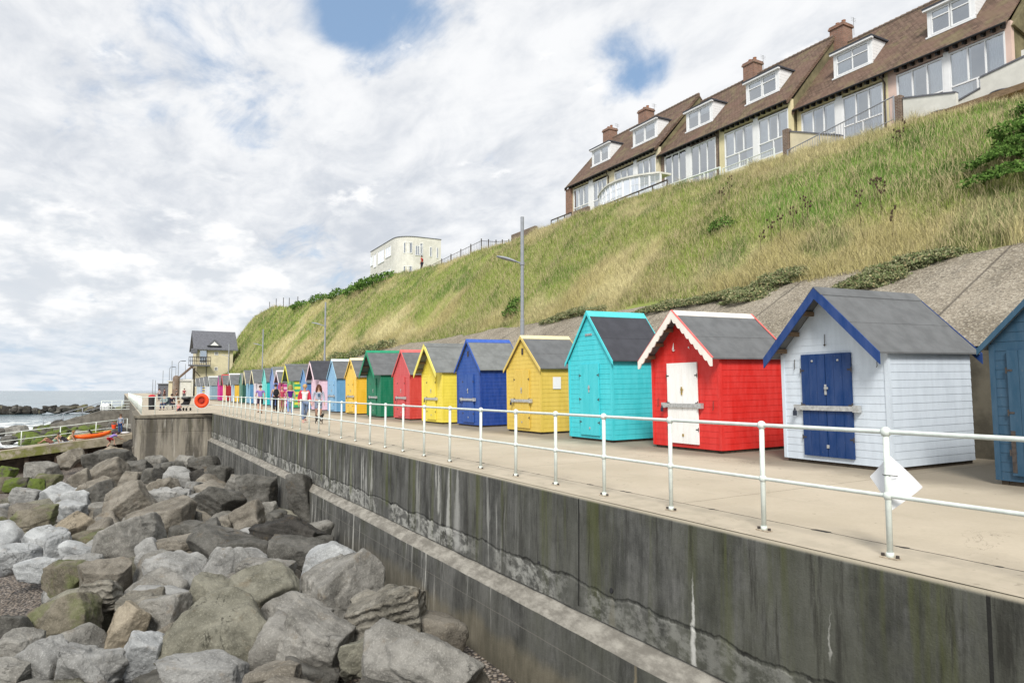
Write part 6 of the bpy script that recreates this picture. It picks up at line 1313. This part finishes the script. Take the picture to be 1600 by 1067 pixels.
for sg, q in ((-1,'L'), (1,'R')): skin('cardigan', {'a': (J['che']+Vector((sg*.10,-.02,.04)), (.075,.13)), 'b': (J['wst']+Vector((sg*.11,-.02,0)), (.065,.13)), 'c': (J['pel']+Vector((sg*.12,-.01,-.06)), (.06,.13)), 's': (J['sho'+q], .078), 'e': (J['elb'+q], .06), 'w': (J['elb'+q].lerp(J['wri'+q], .9), .048)}, [('a','b'),('b','c'),('a','s'),('s','e'),('e','w')], cloth((205,62,84)), rt)
p = pg(497, 658); rt, J, s = person('person with long brown hair in a loose grey blue dress top', p, TOW+R(-5), 1.66, 'stand', (176,186,204), (150,165,190), True, 'long', (92,52,38), hairlen=.26, shoes=(40,40,40), stride=.10, wide=1.05)
b = MB(); b.box(tuple(J['che']+Vector((-.05,.125,-.12))), tuple(J['che']+Vector((.06,.135,.02)))); b.build('shirt_print', cloth((70,100,130)), rt)
def animal(label, loc, rz_):
    rt = thing('dog', label, 'dog', tuple(loc), (0, 0, rz_)); V = {'ch': ((0,.12,.27), (.085,.095)), 'be': ((0,-.04,.275), (.07,.075)), 'ru': ((0,-.2,.28), (.07,.075)), 'nk': ((0,.22,.36), .055), 'hd': ((0,.29,.43), .062), 'mz': ((0,.37,.41), .032), 't1': ((0,-.28,.33), .022), 't2': ((0,-.34,.42), .014)}
    E = [('ch','be'),('be','ru'),('ch','nk'),('nk','hd'),('hd','mz'),('ru','t1'),('t1','t2')]
    for sg, q in ((-1,'L'),(1,'R')):
        V.update({'sf'+q: ((.055*sg,.13,.22), .04), 'cf'+q: ((.058*sg,.12,.11), .022), 'pf'+q: ((.058*sg,.14,.02), .02), 'tf'+q: ((.06*sg,-.17,.22), .05), 'kf'+q: ((.062*sg,-.13,.15), .032), 'hf'+q: ((.06*sg,-.23,.09), .02), 'ph'+q: ((.06*sg,-.20,.02), .021)})
        E += [('ch','sf'+q),('sf'+q,'cf'+q),('cf'+q,'pf'+q),('ru','tf'+q),('tf'+q,'kf'+q),('kf'+q,'hf'+q),('hf'+q,'ph'+q)]
    fur = mat('fur', (.02,.02,.02), .8, 0, 5, .3, 80, col2=(.035,.033,.03)); skin('body', V, E, fur, rt)
    b = MB(); [b.prism([(sg*.03,.27,.48),(sg*.07,.26,.47),(sg*.055,.27,.54)], (0,.02,0)) for sg in (-1,1)]; b.build('ear', fur, rt); b = MB(); b.ball((0,.18,.25), .06, 8, 6, (.9,.7,1.2)); b.build('white_bib', M['white'], rt, smooth=True); b = MB(); b.ball((0,.405,.415), .012, 6, 4); b.build('nose', M['black'], rt); return rt
p = pg(499, 662.5); animal('small black and white dog trotting beside the person with long brown hair', p, TOW+R(15))
pb_ = lambda x, y, Y=51.2: at(x, y, 1, Y)
# seated group on the bastion
def chair(loc, rz_, lab):
    rt = thing('folding_chair', lab, 'chair', tuple(loc), (0,0,rz_)); b = MB(); b.box((-.24,-.22,.40), (.24,.24,.44)); b.build('seat', cloth((60,80,90)), rt); b = MB(); b.prism([(-.24,-.22,.46), (.24,-.22,.46), (.24,-.34,.95), (-.24,-.34,.95)], (0,-.03,0)); b.build('backrest', cloth((60,80,90)), rt)
    for sx in (-1,1):
        for sy in (-.2,.22): b = MB(); b.tube([(sx*.22,sy,0),(sx*.22,-sy*.3,.40)], .013, 6); b.build('leg', M['galv'], rt)
p = pg(256, 640.5, sl=.017); p[2] = promz(p[0])
chair(p, R(160), 'folding chair with the grey clad sitter on the bastion'); person('seated person in grey at the left on the bastion', p, R(160), 1.7, 'sit', (150,165,165), (70,80,110), False, 'long', (60,45,40))
q = pg(268, 639.5); q[2] = promz(q[0]); chair(q, R(200), 'folding chair with the dark clad sitter on the bastion'); person('seated person in dark clothes in the middle of the bastion', q, R(200), 1.68, 'sit', (50,45,60), (60,55,70), False, 'long', (40,30,25))
q = pg(279, 642); q[2] = promz(q[0]); person('seated child in a pink top near the pushchair on the bastion', q + np.array([0,0,-.32]), R(170), 1.45, 'sit', (226,150,145), (90,105,160), True, 'short', (150,110,70))
b = MB(); b.ball((0,0,.10), .2, 10, 6, (1.1,1,.5)); o = b.build('bag', cloth((70,70,110)), loc=tuple(q+np.array([0,-.02,-.02])), smooth=True); tag(o, 'dark blue bag under the seated child on the bastion', 'bag')
q = pg(290, 642); rt = thing('pushchair', 'black pushchair parked at the bastion railing', 'pushchair', (q[0], q[1]+.3, promz(q[0])), (0,0,R(150)))
b = MB(); b.prism([(-.22,-.15,.42),(-.22,.25,.38),(-.22,.32,.50),(-.22,-.05,.62),(-.22,-.3,1.0),(-.22,-.36,.95)], (.44,0,0)); b.build('seat', M['black'], rt); b = MB(); b.prism([(-.24,-.34,1.02),(-.24,.12,1.08),(-.24,.2,.9),(-.24,-.3,.75)], (.48,0,0)); b.build('hood', M['black'], rt)
b = MB(); [b.tube([(sx*.24,.38,.12),(sx*.24,-.1,.5),(sx*.24,-.55,1.05)], .014, 6) for sx in (-1,1)]; b.tube([(-.24,-.55,1.05),(.24,-.55,1.05)], .018, 6); b.build('frame', M['iron'], rt)
for sx in (-1,1):
    for sy in (.38,-.25): b = MB(); b.tube([(sx*.26-.02,sy,.12),(sx*.26+.02,sy,.12)], .12, 14); b.build('wheel', M['black'], rt)
q = pg(237, 640); rt = thing('litter_bin', 'black litter bin with a red lid at the bastion corner', 'bin', (q[0], q[1], promz(q[0]))); b = MB(); b.tube([(0,0,0),(0,0,1.0)], [.24,.27], 14); b.build('body', M['black'], rt); b = MB(); b.tube([(0,0,1.0),(0,0,1.12),(0,0,1.2)], [.28,.27,.12], 14); b.build('lid', cloth((200,50,60)), rt)
# far strollers by the kiosk and shelter
for i, (x, yb, top, bot, l) in enumerate(((288, 609, (150,50,70), (60,60,80), 'far person in a dark red top near the last huts'), (249, 613, (200,190,200), (70,70,90), 'far person in pale clothes before the shelter'), (257, 612.5, (110,60,70), (50,50,60), 'far person in maroon before the shelter'), (276, 612, (60,80,90), (60,50,50), 'far person in dark teal beside the brown pillar'))):
    Y = 112; q = at(x, yb, 1, Y); q[2] = promz(q[0]); person(l, q, R(30*i), 1.7, 'stand', top, bot, False, 'short')
q = at(659, 429, 0, 23.4); q[2] = float(hz(np.array([q[0]]), np.array([q[1]]))[0]) - .1; person('tiny person in a red top on the cliff path by the white block', q, R(40), 1.75, 'stand', (190,50,50), (50,50,70))
# kayak and people on the slipway
RM_ = .5*(RY0+RY1)
def on(x, y, Yv): q = at(x, y, 1, Yv); return np.array([q[0], Yv, rampz(q[0])])
q0, q1 = on(117, 690, RY0+.9), on(174, 678, RY0+1.2); ln_ = float(np.linalg.norm(q1-q0)); mid_ = (q0+q1)/2; ang_ = math.atan2(q1[1]-q0[1], q1[0]-q0[0])
rt = thing('kayak', 'bright orange sit on kayak lying on the slipway', 'kayak', tuple(mid_ + np.array([0,0,.02])), (0, -math.asin((q1[2]-q0[2])/ln_), ang_)); b = MB(); n = 16
L_ = ln_; sec = []
for i in range(n+1):
    u = i/n*2-1; wd = .38*max(0, 1-abs(u)**2.6)**.7+.012; zl = .17*abs(u)**3; hh = .30*(1-.35*abs(u)**2)
    sec.append([(u*L_/2, -wd*.55, zl), (u*L_/2, -wd, zl+hh*.6), (u*L_/2, -wd*.9, zl+hh), (u*L_/2, -wd*.45, zl+hh*(.75 if abs(u) < .6 else 1.08)), (u*L_/2, wd*.45, zl+hh*(.75 if abs(u) < .6 else 1.08)), (u*L_/2, wd*.9, zl+hh), (u*L_/2, wd, zl+hh*.6), (u*L_/2, wd*.55, zl)])
V = [p_ for s_ in sec for p_ in s_]; b.add(V, [(i*8+j, i*8+(j+1) % 8, (i+1)*8+(j+1) % 8, (i+1)*8+j) for i in range(n) for j in range(8)] + [tuple(range(8)), tuple(range(n*8, n*8+8))]); b.build('hull', mat('orange_hull', S(245,105,30,.85), .35, .08, 5, .02), rt, smooth=True)
b = MB(); b.prism([(-.1,-.25,.24),(.35,-.25,.22),(.35,-.25,.30),(-.05,-.25,.36),(-.2,-.25,.66),(-.28,-.25,.64)], (0,.5,0)); b.build('seat', M['black'], rt, bevel=.03)
b = MB(); b.tube([(-1.0,.15,.33),(.2,.22,.36),(.9,.2,.36)], .018, 6); b.box((-1.25,.05,.32),(-.95,.24,.345)); b.box((.9,.1,.345),(1.2,.3,.37)); o = b.build('paddle', cloth((225,200,60)), rt)
q = on(188, 674, RY0+1.5); rt, J, s = person('child in a grey hooded top and jeans standing on the slipway', q, R(150), 1.42, 'stand', (150,160,175), (50,75,125), False, 'long', (90,60,40), shoes=(60,50,50))
o = q + np.array([-.42, -.05, .42]); b = MB(); b.tube([(0,0,0),(0,0,.28)], [.12,.16], 12); b.tube([(-.15,0,.28),(-.1,0,.45),(.1,0,.45),(.15,0,.28)], .01, 5); tag(b.build('bucket', orange, loc=tuple(o)), 'red bucket held by the child on the slipway', 'bucket')
q = on(181, 675.5, RY0+1.7); b = MB(); b.ball((0,0,.12), .22, 10, 6, (1.3,.8,.6)); tag(b.build('bag', cloth((90,70,90)), loc=tuple(q), smooth=True), 'dark bag between the kayak and the standing child', 'bag')
q = on(196, 675, RY0+1.4); b = MB(); b.ball((0,0,.08), .2, 10, 6, (1.5,1,.35)); tag(b.build('towel', cloth((235,235,240)), loc=tuple(q), smooth=True), 'white towel bundle beside the standing child', 'towel')
q = on(81, 697, RY0+.8); person('sunbather in pale green leaning back at the left on the slipway', q, R(75), 1.66, 'lounge', (140,170,150), (120,80,70), True, 'none', (60,50,40), sk=SKIN2, shoes=None)
q = on(104, 692, RY0+.9); person('sunbather with a pale top and dark skirt sitting right of the other', q, R(80), 1.66, 'lounge', (240,220,160), (45,40,50), True, 'none', (150,110,70), sk=SKIN2, shoes=None)
q = on(93, 695, RY0+.85); b = MB(); b.box((-.6,-.35,0),(.6,.35,.02)); o = b.build('towel', cloth((200,205,215)), loc=tuple(q+np.array([0,0,.01]))); o.rotation_euler = (0, -math.atan(.118), 0); tag(o, 'pale beach towel spread between the two sunbathers', 'towel')
p, _, _ = rock_at(172, 700, 10, 10, .55); p = at(170, 699, 1, 53.5); person('child in a lilac shirt and red shorts climbing on the boulders', p, R(-75), 1.42, 'climb', (150,130,200), (170,40,50), True, 'short', (70,45,35))
p = at(169, 702, 1, 53.6); me = base[3].copy(); me.materials.append(RM['d']); o = bpy.data.objects.new('boulder', me); COL.objects.link(o); o.location = (p[0], p[1], p[2]-.35); o.scale = (1.5,1.3,.9); tag(o, 'dark boulder under the feet of the climbing child', 'boulder')
for x, c_ in ((161, 'first white picnic bundle from the left on the landing'), (167, 'second white picnic bundle, nearest the landing railing post')):
    q = at(x, 641, 1, YP+1); b = MB(); b.ball((0,0,.4), .5, 10, 7, (.8,.8,1.3)); tag(b.build('sun_shelter', M['paper'], loc=(q[0], YP+1.2, zp), smooth=True), c_, 'shelter')
